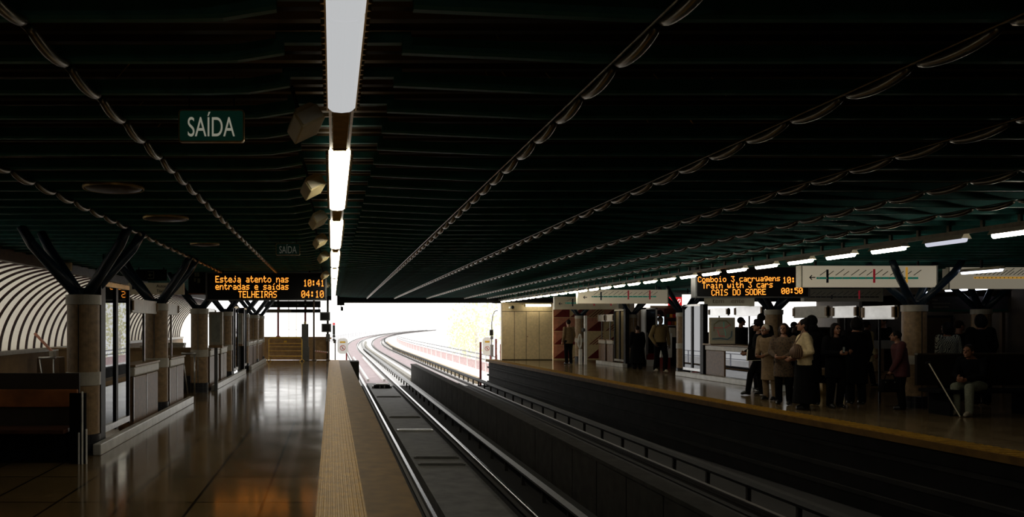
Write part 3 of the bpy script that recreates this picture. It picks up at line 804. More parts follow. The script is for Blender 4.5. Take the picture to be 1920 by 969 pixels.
def header(x, y0, y1, label, m, z0=1.78, z1=2.0, foot=.99):
    t = thing('header_panel', label, 'panel', (x, (y0 + y1) / 2, z0)); d = (y1 - y0) / 2
    obj('panel', bx(-.03, .03, -d, d, 0, z1 - z0), m, t, bevel=.004)
    for yy in (-d, d - .04): obj('clamp', bx(-.05, .05, yy, yy + .06, .04, z1 - z0 - .03), M['stone'], t)
    obj('mullion', bx(-.02, .02, -.012, .012, foot - z0, 0), M['steel'] if foot else M['black'], t)
    return t
# left row, between first and second column
plinth(-2.92, -2.82, 9.75, 16.3, 'white marble plinth under the first left glass screen')
screen(-3.0, 10.36, 11.7, 'tall two pane glass screen right of the nearest left column', .27, 2.1, transom=True)
parapet(-3.1, 12.0, 13.7, 'stone parapet with a pale band between the first glass screen and second left column')
parapet(-3.08, 14.56, 15.95, 'stone parapet with a pale band just beyond the second left column')
header(-3.1, 12.3, 14.0, 'pale header panel on brass clamps left of the second left column', M['band'])
header(-3.05, 14.56, 15.7, 'pale header panel on brass clamps right of the second left column', M['band'])
# left row, farther bays
plinth(-2.92, -2.82, 19.3, 26.2, 'white marble plinth beyond the third left column')
plinth(-2.92, -2.82, 28.0, 34.2, 'white marble plinth at the far end of the left row')
parapet(-3.12, 19.6, 21.2, 'stone parapet under the grey information case, beyond the third left column')
parapet(-3.1, 21.4, 22.6, 'narrow stone parapet left of the far left glass screen')
screen(-3.0, 23.9, 25.2, 'narrow far glass screen between the two information cases on the left', .27, 2.1)
header(-3.08, 19.4, 20.9, 'bright header panel just right of the third left column', M['mirror'])
parapet(-3.1, 28.8, 30.0, 'stone parapet between the fifth and sixth left columns')
parapet(-3.1, 30.2, 31.5, 'stone parapet left of the sixth left column')
parapet(-3.1, 32.5, 34.2, 'last stone parapet of the left row')
screen(-3.0, 26.8, 27.7, 'farthest left glass screen, beside the tall information case', .27, 2.1)
header(-3.08, 32.35, 33.3, 'bright header panel at the far end of the left row', M['mirror'])
def info_case(loc, w, h, label, z0):
    t = thing('information_case', label, 'notice board', loc)
    cs = obj('case', bx(-w / 2, w / 2, 0, .12, z0, z0 + h), M['band'], t, bevel=.015)
    obj('poster', bx(-w / 2 + .06, w / 2 - .06, -.006, .0, z0 + .07, z0 + h - .06), M['poster'], cs)
    obj('shelf', bx(-w / 2, w / 2, -.06, .14, z0 - .06, z0), M['stone'], t)
    obj('post', bx(-.04, .04, .03, .09, 0, z0 - .06), M['grey'], t)
info_case((PX(405, 19.2), 19.15, 0), .33, .80, 'grey information case with a pale poster right of the third left column', 1.10)
info_case((PX(447, 26.3), 26.4, 0), .27, 1.02, 'tall slim information case farther along the left row', .95)

# the bench at the lower left
t = thing('bench', 'dark bench with an orange wooden backrest at lower left', 'bench', (-3.09, 9.35, 0))
bm = B()
obj('backrest', bx(-1.4, .07, .12, .17, .62, .83), M['wood'], t, bevel=.01)
obj('seat', bx(-1.4, .06, -.32, .08, .36, .41), mat('seat_dark_wood', (.06, .02, .007), .45, 0, .3, 5), t, bevel=.01)
obj('end_panel', bx(.07, .255, -.16, -.12, .0, .81), M['blackmat'], t)
obj('apron', bx(-1.4, .08, -.10, -.06, .0, .36), M['blackmat'], t)
obj('back_panel', bx(-1.4, .08, .17, .20, .3, 1.02), mat('bench_back_brown', (.028, .017, .009), .6), t)
for x, z1 in ((.185, .36), (.225, .83), (.272, .40)):
    obj('edge_post', tube(B(), [(x, -.18, .0), (x, -.18, z1)], .011, 10), M['white'], t)  # white colour stands in for light caught on the steel posts
    
# stair parapet, ledge, handrails and the ribbed vault at the far left
bm = bx(-6.6, -3.42, 19.3, 19.5, .36, 1.0)
struct('wall_stairs', bm, M['tan'])
struct('baseboard_stairs', bx(-6.9, -3.42, 19.27, 19.5, 0, .36), M['darktile'])
struct('trim_stairs', bx(-6.9, -3.40, 19.24, 19.56, 1.0, 1.04), M['stone'])
t = thing('ticket_ledge', 'pale stepped ledge on the stair parapet in front of the ribbed vault', 'ledge', (-4.1, 19.42, 1.04))
obj('base', bx(-.55, .5, -.1, .25, 0, .05), M['band'], t, bevel=.005); obj('riser', bx(-.3, .5, 0, .3, .05, .11), M['band'], t, bevel=.005)
for x, y, lab, s in ((-3.15, 18.4, 'bent steel handrail leaning beside the third left column', 1), (-5.55, 16.0, 'bent steel handrail at the far left under the ribbed vault', -1)):
    t = thing('handrail', lab, 'handrail', (x, y, 0))
    obj('top_bar', tube(B(), [(-.32, 0, .93), (.02, 0, .93)], .025, 10), M['steel'], t, smooth=True)
    obj('leg', tube(B(), [(-.30, 0, .92), (-.17, 0, .0)], .018, 10), M['steel'], t, smooth=True)
    obj('leg', tube(B(), [(-.02, 0, .92), (-.02, 0, .0)], .018, 10), M['steel'], t, smooth=True)
t = thing('ticket_machine', 'low brown cabinet with a pink arm at far left under the vault', 'cabinet', (-6.35, 18.2, 0))
obj('body', bx(-.3, .2, -.2, .2, 0, .86), M['brown'], t, bevel=.02)
obj('cap', bx(-.06, .04, -.1, .1, .86, 1.0), M['band'], t, bevel=.01)
obj('arm', bar(B(), (-.02, 0, .98), (-.42, 0, 1.40), .06, .05), M['pink'], t)
t = thing('wall_speaker', 'small cream box high at far left above the ribbed vault edge', 'speaker', (PX(124, 15.5), 15.5, PZ(507, 15.5)))
obj('case', bx(-.09, .09, 0, .1, 0, .16), M['speakercase'], t, bevel=.01); obj('grille', bx(-.07, .07, -.008, .002, .02, .14), M['creamsign'], t)
obj('bracket', bx(-.015, .015, .04, .07, .16, 2.97 - PZ(507, 15.5)), M['black'], t)
vt = thing('ribbed_vault', 'pale barrel vault with dark red ribs over the stairs at far left', 'vault', (-5.3, 0, .97))
VR = 1.70; NS = 22; bm = B(); prevr = None
arc = [(-VR * math.cos(PI / 2 * k / NS), VR * math.sin(PI / 2 * k / NS)) for k in range(NS + 1)]
arc2 = [(p[0] * 1.018, p[1] * 1.018) for p in arc]
prism(bm, arc + arc2[::-1], 7.06, 36.9, axis='y')
obj('shell', bm, M['vault'], vt)
rib0 = None; y = 7.2
while y < 36.9:
    if rib0 is None:
        bm = B(); a1 = [(p[0] * .999, p[1] * .999) for p in arc]; a2 = [(p[0] * .982, p[1] * .982) for p in arc]
        prism(bm, a1 + a2[::-1], -.043, .043, axis='y'); rib0 = obj('rib', bm, M['rib'], vt); o = rib0
    else:
        o = rib0.copy(); COL.objects.link(o)
    o.location = (0, y, 0); y += .48
obj('sill', bx(-1.75, -1.55, 7.06, 36.9, -.02, .07), M['band'], vt)
obj('eave_beam', bx(-.10, .04, 7.06, 36.2, 1.66, 1.96), M['brown'], vt)

# ---------------------------------------------------------------- far end of the left platform
def pole(name, x, y, z0, z1, r, m, label, extra=None, cat='pole'):
    t = thing(name, label, cat, (x, y, z0))
    obj('shaft', tube(B(), [(0, 0, 0), (0, 0, z1 - z0)], r, 12), m, t)
    obj('foot', lathe(B(), [(r * 2.2, 0), (r * 2.2, .015), (r * 1.2, .05)], 16), m, t)
    return t
YP = 36.12
pole('end_pole', PX(521.5, YP), YP, 1.04, 2.72, .048, M['redpaint'], 'dark red pole on the end parapet behind the yellow barrier')
pole('end_pole', PX(572.5, YP), YP, 1.04, 2.72, .05, M['redpaint'], 'dark red pole rising behind the grey cabinet on the left platform end')
pole('end_pole', PX(588.5, 35.4), 35.4, 0, 2.72, .042, M['brown'], 'brown pole with a flared foot beside the tape barrier')
t = thing('wall_ladder', 'faint thin ladder frame on the end parapet between the red poles', 'ladder', (PX(548.5, YP + .05), YP + .05, 1.04))
for sx in (-1, 1): obj('stile', tube(B(), [(sx * .175, 0, 0), (sx * .175, 0, 1.66)], .009, 8), M['brass'], t)
for z in (.32, .03): obj('rung', tube(B(), [(-.175, 0, z), (.175, 0, z)], .008, 8), M['brass'], t)
t = thing('end_cabinet', 'slim grey cabinet standing at the platform end right of the yellow barrier', 'cabinet', (PX(572, 35.3), 35.3, 0))
obj('lower_box', bx(-.18, .18, -.12, .12, 0, .62), M['grey'], t, bevel=.01); obj('upper_box', bx(-.15, .15, -.1, .1, .62, 1.62), M['grey'], t, bevel=.01)
obj('door', bx(-.13, .13, -.108, -.098, .7, 1.55), M['grey'], t, bevel=.004); obj('top_knob', lathe(B(), [(.05, 1.62), (.05, 1.70), (.02, 1.74)], 12), M['brass'], t)
# yellow barrier
Yb = 34.6
t = thing('crowd_barrier', 'yellow metal crowd barrier in front of the end parapet', 'barrier', (PX(535, Yb), Yb, 0))
hw = (PX(566, Yb) - PX(504, Yb)) / 2
bm = tube(B(), [(-hw, 0, .10), (-hw, 0, .95), (-hw + .07, 0, 1.02), (hw - .07, 0, 1.02), (hw, 0, .95), (hw, 0, .10)], .022, 10)
obj('frame', bm, M['yellow'], t)
for z in (.22, .45, .63, .78): obj('crossbar', tube(B(), [(-hw, 0, z), (hw, 0, z)], .013 if z > .3 else .024, 8), M['yellow'], t)
for sx in (-1, 1):
    obj('foot', tube(B(), [(sx * hw - .09, -.14, .012), (sx * hw, 0, .11), (sx * hw + .09, .14, .012)], .018, 8), M['yellow'], t)
obj('plate', bx(-.06, .06, -.03, -.02, .82, .90), M['yellow'], t)
# tape barrier
t = thing('tape_barrier', 'red and white tape strung between two low posts at the platform end', 'barrier', (PX(606, 35.0), 35.0, 0))
for sx, h in ((-.38, .98), (.22, .95)):
    obj('post', tube(B(), [(sx, 0, 0), (sx, 0, h)], .03, 10), M['brown'], t); 
    obj('base', lathe(B(), [(.10, 0), (.10, .03), (.04, .10)], 16, (sx, 0, 0)), M['brown'], t)
tape = obj('tape', bar(B(), (-.36, -.03, .44), (.21, -.03, .38), .01, .06), M['white'], t)
obj('top_bar', bar(B(), (-.36, 0, .95), (.21, 0, .94), .03, .03), M['brown'], t)
bm = B()
for k in range(6): u = .06 + k * .15; bar(bm, (-.36 + .57 * u, -.037, .44 - .08 * u), (-.36 + .57 * (u + .07), -.037, .44 - .08 * (u + .07)), .006, .058)
obj('red_stripes', bm, M['red'], tape)['label'] = 'red stripes on the tape'
# header boards over the end parapet
Yh = 35.6
t = thing('hanging_board', 'long dark and grey board hanging over the left platform end, above the yellow barrier', 'sign board', (PX(549, Yh), Yh, PZ(586, Yh)))
hx = lambda p: PX(p, Yh) - PX(549, Yh)
obj('grey_panel', bx(hx(496), hx(546), 0, .12, 0, .15), mat('board_grey', (.10, .085, .06), .5), t); obj('dark_panel', bx(hx(546), hx(601), 0, .12, 0, .15), M['blackmat'], t)
for p in (500, 524, 541, 556, 574, 598): obj('hanger', bx(hx(p) - .02, hx(p) + .02, .04, .08, .15, .33), M['brown'], t)
obj('upper_beam', bx(hx(496), hx(601), -.02, .14, .235, .52), M['black'], t)
bm = B()
for p in (503, 511, 517, 557, 571): box(bm, hx(p), hx(p) + .07, -.026, -.02, .32, .40)
obj('faint_symbols', bm, M['grey'], t)
t = thing('monitor_stack', 'two dark driver monitors one above the other on a post at the left platform end', 'monitor', (PX(614.5, 35.5), 35.5, 0))
mx = lambda p: PX(p, 35.5) - PX(614.5, 35.5)
obj('post', bx(-.05, .05, .0, .1, 0, 2.7), M['black'], t)
for a, b, c, d in ((600, 619, 585, 601), (603, 621, 606.5, 622.5)):
    m_ = obj('monitor', bx(mx(a), mx(b), -.16, 0, PZ(d, 35.5), PZ(c, 35.5)), M['grey'], t, bevel=.01)
    obj('screen_glass', bx(mx(a) + .04, mx(b) - .05, -.168, -.158, PZ(d, 35.5) + .05, PZ(c, 35.5) - .04), M['black'], m_)
obj('junction_box', bx(-.08, .1, -.06, .0, PZ(640, 35.5), PZ(626, 35.5)), M['grey'], t, bevel=.01)
obj('bulb', ellipsoid(B(), (mx(620), -.05, PZ(634, 35.5)), (.035, .035, .035)), M['yellow'], t, smooth=True)
t = thing('track_signal', 'slim signal head with a red top lamp at the left platform end', 'signal', (PX(626, 36.6), 36.6, -.05))
zz = lambda p: PZ(p, 36.6) + .05
obj('post', tube(B(), [(.06, 0, 0), (.06, 0, zz(640))], .025, 10), M['black'], t)
obj('head', bx(-.06, .06, -.06, .06, zz(627), zz(609.5)), M['grey'], t, bevel=.02)
obj('red_lamp', bx(-.06, .06, -.06, .06, zz(609.3), zz(605)), emit('signal_red', (1, .12, .12), .75), t, bevel=.015)
for p in (630, 637): obj('lower_lamp', ellipsoid(B(), (0, -.02, zz(p)), (.065, .07, .075)), M['grey'], t, smooth=True)
obj('arm', bar(B(), (-.02, 0, zz(640)), (.10, 0, zz(640)), .05, .16), M['grey'], t)
struct('trim_step', bx(-.3, 1.2, YE, 37.0, -1.28, -.06), M['wallconc'])
def warn_sign(px, py0, py1, Y, wpx, label, zpost, side):
    z0, z1 = PZ(py1, Y), PZ(py0, Y); w = wpx * Y / F; h = z1 - z0
    t = thing('warning_sign', label, 'warning sign', (PX(px, Y), Y, z0))
    obj('plate', prism(B(), [(a, b + h / 2) for a, b in roundrect(w, h, w * .35)], -.01, .01, axis='y'), M['white'], t)
    obj('yellow_label', bx(-w * .26, w * .26, -.014, -.01, h * .70, h * .80), mat('label_yellow', (.62, .36, .02), .6), t)
    bm = B(); o1 = [(w * .26 * math.cos(2 * PI * k / 32), w * .26 * math.sin(2 * PI * k / 32)) for k in range(32)]; o2 = [(p[0] * .82, p[1] * .82) for p in o1]
    cz = h * .38
    A = [bm.verts.new((a, -.015, b + cz)) for a, b in o1]; C = [bm.verts.new((a, -.015, b + cz)) for a, b in o2]
    A2 = [bm.verts.new((a, -.01, b + cz)) for a, b in o1]; C2 = [bm.verts.new((a, -.01, b + cz)) for a, b in o2]
    for i in range(32):
        j = (i + 1) % 32; bm.faces.new((A[i], A[j], C[j], C[i])); bm.faces.new((A[i], A2[i], A2[j], A[j])); bm.faces.new((C[i], C[j], C2[j], C2[i]))
    bar(bm, (-w * .16, -.0125, cz + w * .16), (w * .16, -.0125, cz - w * .16), w * .05, .005, up=(0, 1, 0))
    ring = obj('prohibition_ring', bm, mat('sign_red', (.42, .04, .03), .6), t)
    bm = B(); s = w * .045
    ellipsoid(bm, (s * .6, -.012, cz + s * 2.6), (s * .7, .003, s * .7))
    bar(bm, (s * .4, -.012, cz + s * 1.8), (-s * .4, -.012, cz - s * .4), s * 1.1, .004, up=(0, 1, 0))
    bar(bm, (-s * .4, -.012, cz - s * .4), (s * .8, -.012, cz - s * 2.6), s * .7, .004, up=(0, 1, 0)); bar(bm, (-s * .4, -.012, cz - s * .4), (-s * 1.6, -.012, cz - s * 2.4), s * .7, .004, up=(0, 1, 0))
    obj('walking_figure', bm, M['grey'], ring)
    obj('post', bx(side * w * .36 - .035, side * w * .36 + .035, .01, .06, zpost - z0, h * .5), M['redpaint'], t)
    obj('clamp', bx(side * w * .36 - .06, side * w * .36 + .06, 0, .07, h * .25, h * .32), M['black'], t)
warn_sign(642.5, 634, 663, 39.6, 20, 'white no walking warning sign at the end of the left platform', -1.27, 1)
warn_sign(913.5, 632, 666, 39.8, 17, 'white no walking warning sign at the end of the right platform', -1.27, 1)
t = thing('hanging_signal', 'small dark box hanging under the roof edge above the tracks', 'signal', (PX(641, 36.4), 36.4, 2.22))
obj('box', bx(-.05, .06, -.05, .05, 0, .18), M['blackmat'], t, bevel=.01); obj('stem', bx(-.06, -.03, -.01, .01, .15, .42), M['grey'], t)

# ---------------------------------------------------------------- far end of the right platform
Ye = 35.85
ww = PX(1036, Ye) - PX(941, Ye); x0 = PX(941, Ye)
struct('wall_end', bx(x0, x0 + ww, Ye + .014, Ye + .25, 0, 2.58), M['cream'])
t = thing('service_door', 'cream service door of four tall panels in the end wall of the right platform', 'door', (x0, Ye, 0))
cols = [0, .245, .48, .735, 1]
for k in range(4):
    obj('door_panel', bx(ww * cols[k] + .012, ww * cols[k + 1] - .012, -.03, 0, .04, 2.17), M['cream'], t, bevel=.004)
obj('top_panel', bx(.012, ww - .012, -.03, 0, 2.195, 2.5), M['cream'], t, bevel=.004)
obj('lock', lathe(B(), [(.03, 0), (.03, .02)], 12), M['redpaint'], t).location = (ww * .5, -.05, 1.05)
struct('door_shadow_gap', bx(x0, x0 + ww, Ye + .0, Ye + .013, 0, 2.5), mat('gap_brown', (.10, .07, .035), .8))
t = thing('wall_lamp', 'long bright tube lamp mounted on the cream end wall', 'wall lamp', (PX(1009, 35.5), 35.5, PZ(572.5, 35.5)))
obj('diffuser', tube(B(), [(-.56, 0, 0), (-.58, 0, 0), (.56, 0, 0), (.58, 0, 0)][1:3], .055, 12), emit('wall_lamp_glow', (1, .93, .72), 5.0), t)
obj('housing', bx(-.6, .6, .03, .30, .02, .07), M['creamsign'], t)
for sx in (-1, 1): obj('end_cap', tube(B(), [(sx * .56, 0, 0), (sx * .60, 0, 0)], .058, 12), M['brass'], t)
t = thing('security_camera', 'small dark dome security camera on the cream end wall', 'camera', (PX(957, Ye), Ye - .19, PZ(576, Ye)))
obj('body', tube(B(), [(0, 0, 0), (-.12, -.14, -.02)], .045, 12), M['white'], t); obj('lens', ellipsoid(B(), (.05, -.04, 0), (.07, .06, .075)), M['black'], t, smooth=True); obj('arm', bar(B(), (0, 0, 0), (0, .158, .02), .03, .03), M['grey'], t)
# patterned tile wall
tw = thing('tile_panel_wall', 'wall of pink, maroon and cream triangle tiles behind the man in tan', 'tiled wall', (PX(1037, 36.3), 36.3, 0))
W = 4.6; Ht = 2.56; s = .76
obj('backing', bx(0, W, .0, .15, 0, Ht), M['cream'], tw)
for mname, cells in (('pink', []), ('maroon', []), ('redpaint', [])):
    bm = B()
    for i in range(6):
        for j in range(4):
            ux, uz = i * s + .02, j * s * .82 + .06; a = s - .03; b = s * .82 - .03
            if ux + a > W or uz + b > Ht: continue
            q = (i * 3 + j * 5) % 4
            up = [(ux, uz), (ux, uz + b), (ux + a, uz + b)]; lo = [(ux, uz), (ux + a, uz + b), (ux + a, uz)]
            if mname == 'pink' and (q in (0, 1) or i == 0): prism(bm, up, -.012, .0, axis='y')
            if mname == 'maroon' and (q in (0, 2) or i == 0): prism(bm, lo, -.012, .0, axis='y')
            if mname == 'redpaint' and q in (1, 3) and i > 0:
                for k in range(4):
                    o_ = .12 + k * .2
                    prism(bm, [(ux + a * o_, uz), (ux + a * (o_ + .07), uz), (ux + a, uz + b * (1 - o_ - .07)), (ux + a, uz + b * (1 - o_))], -.014, .0, axis='y')
    obj('tile_pattern', bm, M[mname], tw)['label'] = {'pink': 'pink triangle tiles', 'maroon': 'dark maroon triangle tiles', 'redpaint': 'dark red slanting stripes'}[mname]
# red posts, ladder gate and signal at the corner
def gate_post(px, py0, Y, zb, label, r=.045):
    t = thing('gate_post', label, 'post', (PX(px, Y), Y, zb))
    obj('shaft', bx(-r, r, -r, r, 0, PZ(py0, Y) - zb), M['redpaint'], t, bevel=.008); obj('base_plate', bx(-r * 2, r * 2, -r * 2, r * 2, 0, .03), M['black'], t)
gate_post(901, 641, 37.4, -1.27, 'tall red post at the outer corner of the right platform end')
gate_post(921.5, 684, 37.0, -1.27, 'short red post beside the right platform face end', .05)
gate_post(930, 635, 37.6, -1.27, 'dark red post against the sky left of the cream end wall', .04)
gate_post(939, 645, 37.9, -1.27, 'dark red post right against the cream end wall', .04)
t = thing('trackside_grating', 'flat black grating at the foot of the red corner posts', 'grating', (PX(911, 37), 37.0, -1.27))
obj('frame', bx(-.13, .13, -.2, .2, .0, .05), M['black'], t); obj('slats', bx(-.11, .11, -.16, .16, .05, .07), M['grey'], t)
t = thing('track_signal', 'thin grey signal mast with a dark head at the right platform end', 'signal', (PX(922, 38.2), 38.2, -1.27))
zz = lambda p: PZ(p, 38.2) + 1.27
obj('mast', tube(B(), [(0, 0, 0), (.0, 0, zz(605)), (.06, 0, zz(590)), (.16, 0, zz(583)), (.28, 0, zz(582))], .026, 8), M['fencegrey'], t)
obj('head', bx(-.10, .06, -.08, .05, zz(629), zz(618)), M['black'], t, bevel=.01); obj('lamp_box', bx(-.06, .06, -.08, .03, zz(636), zz(630)), M['grey'], t, bevel=.01)
obj('junction_box', bx(-.07, .07, -.08, .0, zz(668), zz(646)), M['fencegrey'], t)
# fence outside right
def fence_section():
    t = thing('trackside_fence', 'pale railed fence section with red pickets along the right side of the open track', 'fence', (0, 0, 0), 0, 'fence sections beside the open track')
    for z in (.98, .72): obj('rail', bx(-.02, .02, 0, 2.94, z, z + .07), M['fencegrey'], t)
    for z0, z1 in ((.10, .55),):
        bm = B(); yy = .1
        while yy < 2.9: box(bm, -.02, .02, yy, yy + .09, z0, z1); yy += .22
        o = obj('pickets', bm, M['fence'], t); o['kind'] = 'stuff'
        obj('low_rail', bx(-.025, .025, 0, 2.94, .55, .6), M['fence'], t)
    obj('post', bx(-.04, .04, -.04, .04, -.2, 1.15), M['deckwhite'], t)
    return t
f0 = fence_section(); k = 0
for y in range(41, 122, 3):
    dx, dz = path(y + 1); dx2, _ = path(y + 3)
    loc = (8.45 + dx, y, -1.10 + dz); rz = -math.atan((path(y + 3)[0] - path(y)[0]) / 3)
    if k == 0: f0.location = loc; f0.rotation_euler = (0, 0, rz)
    else: dup(f0, loc, rotz=rz)
    k += 1
bm = B()
for z in (-.15, -.45): sweep(bm, rect(-.03, .03, z, z + .05), YOUT, -1.6)
yy = 38
while yy < 300:
    dx, dz = path(yy); box(bm, -1.63 + dx, -1.57 + dx, yy - .03, yy + .03, -1.27 + dz, -.1 + dz); yy += 3
tag(obj('viaduct_railing', bm, mat('pale_blue_railing', (.36, .36, .41), .6)), 'faint blue grey railing curving along the left side of the open track', 'railing')
# tree beyond
for (px, py, Y, r, lab) in ((893, 618, 70, 2.6, 'washed out yellow green tree beyond the right hand fence'), (870, 632, 95, 2.2, 'fainter yellow tree farther left beyond the fence')):
    c = P(px, py, Y)
    t = thing('tree', lab, 'tree', (c.x, c.y, -4))
    obj('trunk', tube(B(), [(0, 0, 0), (.1, 0, 2.5), (0, .1, c.z + 4)], .2, 8, [.25, .2, .1]), M['bark'], t)
    bm = B()
    for k in range(700):
        v = Vector((random.gauss(0, 1), random.gauss(0, 1), random.gauss(0, 1))).normalized() * r * random.random() ** .4
        v.z *= 1.2; p = v + Vector((0, 0, c.z + 4)); s = .18
        q = Euler((random.random() * 6, random.random() * 6, random.random() * 6)).to_matrix()
        bm.faces.new([bm.verts.new(p + q @ Vector(w)) for w in ((-s, 0, 0), (0, -s * .5, 0), (s, 0, 0), (0, s * .5, 0))])
    obj('foliage', bm, M['leaf'], t)

# ---------------------------------------------------------------- right row furniture
plinth(10.74, 10.92, 29.6, 32.6, 'white plinth under the far right glass screen, beside the white help point')
plinth(10.72, 10.9, 18.6, 25.0, 'long white plinth under the bright glass screens and map counter')
screen(11.0, 30.05, 31.1, 'narrow bright glass screen left of the person in long black coat', .27, 2.12, face=-1)
screen(11.0, 23.8, 25.0, 'tall bright two pane glass screen left of the map counter', .27, 2.15, face=-1)
parapet(11.1, 31.3, 32.0, 'dark stone parapet left of the far right glass screen')
parapet(11.1, 32.2, 33.0, 'dark stone parapet left again, beside the white help point')
header(11.05, 31.4, 32.2, 'white header panel nearer the far right glass screen', M['mirror'], 1.72, 2.0)
header(11.05, 32.4, 33.2, 'white header panel behind the man in tan, second from the screen', M['mirror'], 1.72, 2.0)
header(11.0, 22.2, 23.3, 'grey header panel above the framed network map', M['mirror'], 1.84, 2.06, foot=1.05)
header(11.1, 20.6, 22.0, 'grey header panel left of the second right column', M['mirror'], 1.82, 2.08, foot=1.05)
header(11.1, 17.9, 19.2, 'cream header panel right of the second right column', M['band'], 1.75, 2.02, foot=0)
header(11.1, 16.9, 17.7, 'crinkled shiny header panel above the dark standing figure', M['mirror'], 1.74, 2.0, foot=0)
header(11.1, 15.75, 16.7, 'crinkled shiny header panel left of the nearest right column', M['mirror'], 1.70, 1.98, foot=0)
t = thing('map_counter', 'stone counter with a brown ledge below the framed network map', 'counter', (11.0, 21.3, 0))
for a, b in ((.9, 2.0), (-1.6, -.4)): obj('stone_panel', bx(-.12, .12, a, b, .14, .86), M['stone2'], t, bevel=.02)
obj('mirror_panel', bx(-.1, .1, -.36, .86, .14, .86), M['glass'], t)
obj('backing_panel', bx(.11, .13, -.36, .86, .14, .86), M['grey'], t)
obj('band', bx(-.14, .14, -1.6, 2.0, .86, 1.0), M['band'], t, bevel=.01); obj('ledge', bx(-.2, .25, -1.65, 2.05, 1.0, 1.05), M['stone'], t, bevel=.01)
Ym = 21.4
t = thing('framed_map', 'cream framed network map with coloured lines standing on the counter', 'map', (PX(1354.5, Ym), Ym, 1.05))
w = PX(1379, Ym) - PX(1331, Ym); h = PZ(595, Ym) - 1.05
obj('frame', bx(-w / 2, w / 2, 0, .05, 0.02, h), M['creamsign'], t, bevel=.008)
obj('sheet', bx(-w / 2 + .04, w / 2 - .05, -.005, .0, .12, h - .05), mat('map_paper', (.62, .62, .52), .5), t)
bm = B()
def pl(bm, pts, wd):
    for a, b in zip(pts, pts[1:]): bar(bm, (a[0] * w, -.008, a[1] * h), (b[0] * w, -.008, b[1] * h), wd, .004, up=(0, 1, 0))
pl(bm, [(-.35, .62), (-.05, .62), (.1, .62), (.32, .75)], .009); pl(bm, [(-.2, .55), (-.12, .32), (.15, .32)], .009)
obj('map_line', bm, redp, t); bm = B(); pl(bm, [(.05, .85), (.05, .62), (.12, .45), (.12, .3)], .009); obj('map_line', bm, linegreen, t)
bm = B(); pl(bm, [(-.4, .22), (-.1, .24), (.2, .2), (.34, .3), (.36, .5)], .035); obj('map_river', bm, mat('map_blue', (.16, .27, .33), .5), t)
bm = B(); pl(bm, [(-.34, .5), (-.33, .75), (-.15, .88), (.15, .88), (.33, .7)], .02); obj('map_outline', bm, mat('map_olive', (.30, .28, .14), .5), t)
obj('foot_rail', bx(-w / 2, w / 2, -.05, .08, 0, .03), M['brown'], t)
# help point
Yh = 31.8
t = thing('help_point', 'white help point pillar with an oval ring handset on the right platform', 'help point', (PX(1089, Yh), Yh, 0))
obj('pillar', bx(-.07, .05, -.05, .08, 0, .62), M['white'], t, bevel=.015)
bm = B(); n = 28; o1 = [(.07 * math.cos(2 * PI * k / n), .30 * math.sin(2 * PI * k / n) + .93) for k in range(n)]; o2 = [(p[0] * .55, (p[1] - .93) * .8 + .93) for p in o1]
A = [bm.verts.new((a - .04, -.04, b)) for a, b in o1]; C = [bm.verts.new((a - .04, -.04, b)) for a, b in o2]; A2 = [bm.verts.new((a - .04, .04, b)) for a, b in o1]; C2 = [bm.verts.new((a - .04, .04, b)) for a, b in o2]
for i in range(n):
    j = (i + 1) % n
    for f in ((A[i], A[j], C[j], C[i]), (A2[i], C2[i], C2[j], A2[j]), (A[i], A2[i], A2[j], A[j]), (C[i], C[j], C2[j], C2[i])): bm.faces.new(f)
obj('oval_ring', bm, M['white'], t)
obj('handset', tube(B(), [(-.10, -.05, .98), (-.15, -.06, .9), (-.13, -.06, .78), (-.06, -.05, .66)], .022, 8), M['white'], t)
obj('mast', bx(.14, .24, -.04, .06, 0, 1.95), M['white'], t, bevel=.01)
obj('lamp_cluster', ellipsoid(B(), (.08, -.05, 1.38), (.07, .06, .09)), M['grey'], t, smooth=True)
t = thing('wall_notice', 'small pale notice box hanging beside the far right glass screen', 'sign', (PX(1164, 30.2), 30.2, 2.2))
obj('box', bx(-.09, .09, 0, .08, 0, .27), M['band'], t, bevel=.01); obj('stem', bx(-.02, .02, .03, .05, .27, .76), M['black'], t)
t = thing('barrier_posts', 'pair of slim steel posts left of the bright glass screens', 'post', (PX(1279, 25.3), 25.2, 0))
for x, z in ((-.02, .50), (.035, .82)): obj('post', tube(B(), [(x, 0, 0), (x, 0, z)], .016, 8), M['steel'], t)
# kiosk
Yk = 31.0
kx = lambda p: PX(p, Yk)
t = thing('kiosk', 'snack kiosk with a lit white and red sign behind the man in tan sweater', 'kiosk', (kx(1245), Yk, 0))
ox = kx(1245)
obj('back_wall', bx(kx(1200) - ox, kx(1290) - ox, .9, 1.0, 0, 2.5), M['dimwall'], t)
for a, b in ((1198, 1203), (1286, 1291)): obj('side_wall', bx(kx(a) - ox, kx(b) - ox, 0, 1.0, 0, 2.5), M['brown'], t)
obj('fascia', bx(kx(1200) - ox, kx(1292) - ox, -.02, .1, PZ(578, Yk), PZ(574, Yk)), M['brown'], t)
obj('counter', bx(kx(1258) - ox, kx(1286) - ox, -.05, .5, 0, PZ(632, Yk)), M['darkshop'], t, bevel=.01)
white_lit = emit('sign_lit_white', (1, .95, .85), 1.3)
obj('lit_sign', bx(kx(1211) - ox, kx(1250) - ox, -.12, -.02, PZ(573, Yk), PZ(567, Yk)), white_lit, t)
rs = obj('red_sign', bx(kx(1248) - ox, kx(1281) - ox, -.10, -.02, PZ(572.5, Yk), PZ(557, Yk)), emit('sign_lit_red', (.75, .02, .025), .8), t)
bm = B(); 
def sq(bm, pts, r, yy):
    tube(bm, [(kx(a) - ox, yy, PZ(b, Yk)) for a, b in pts], r, 6)
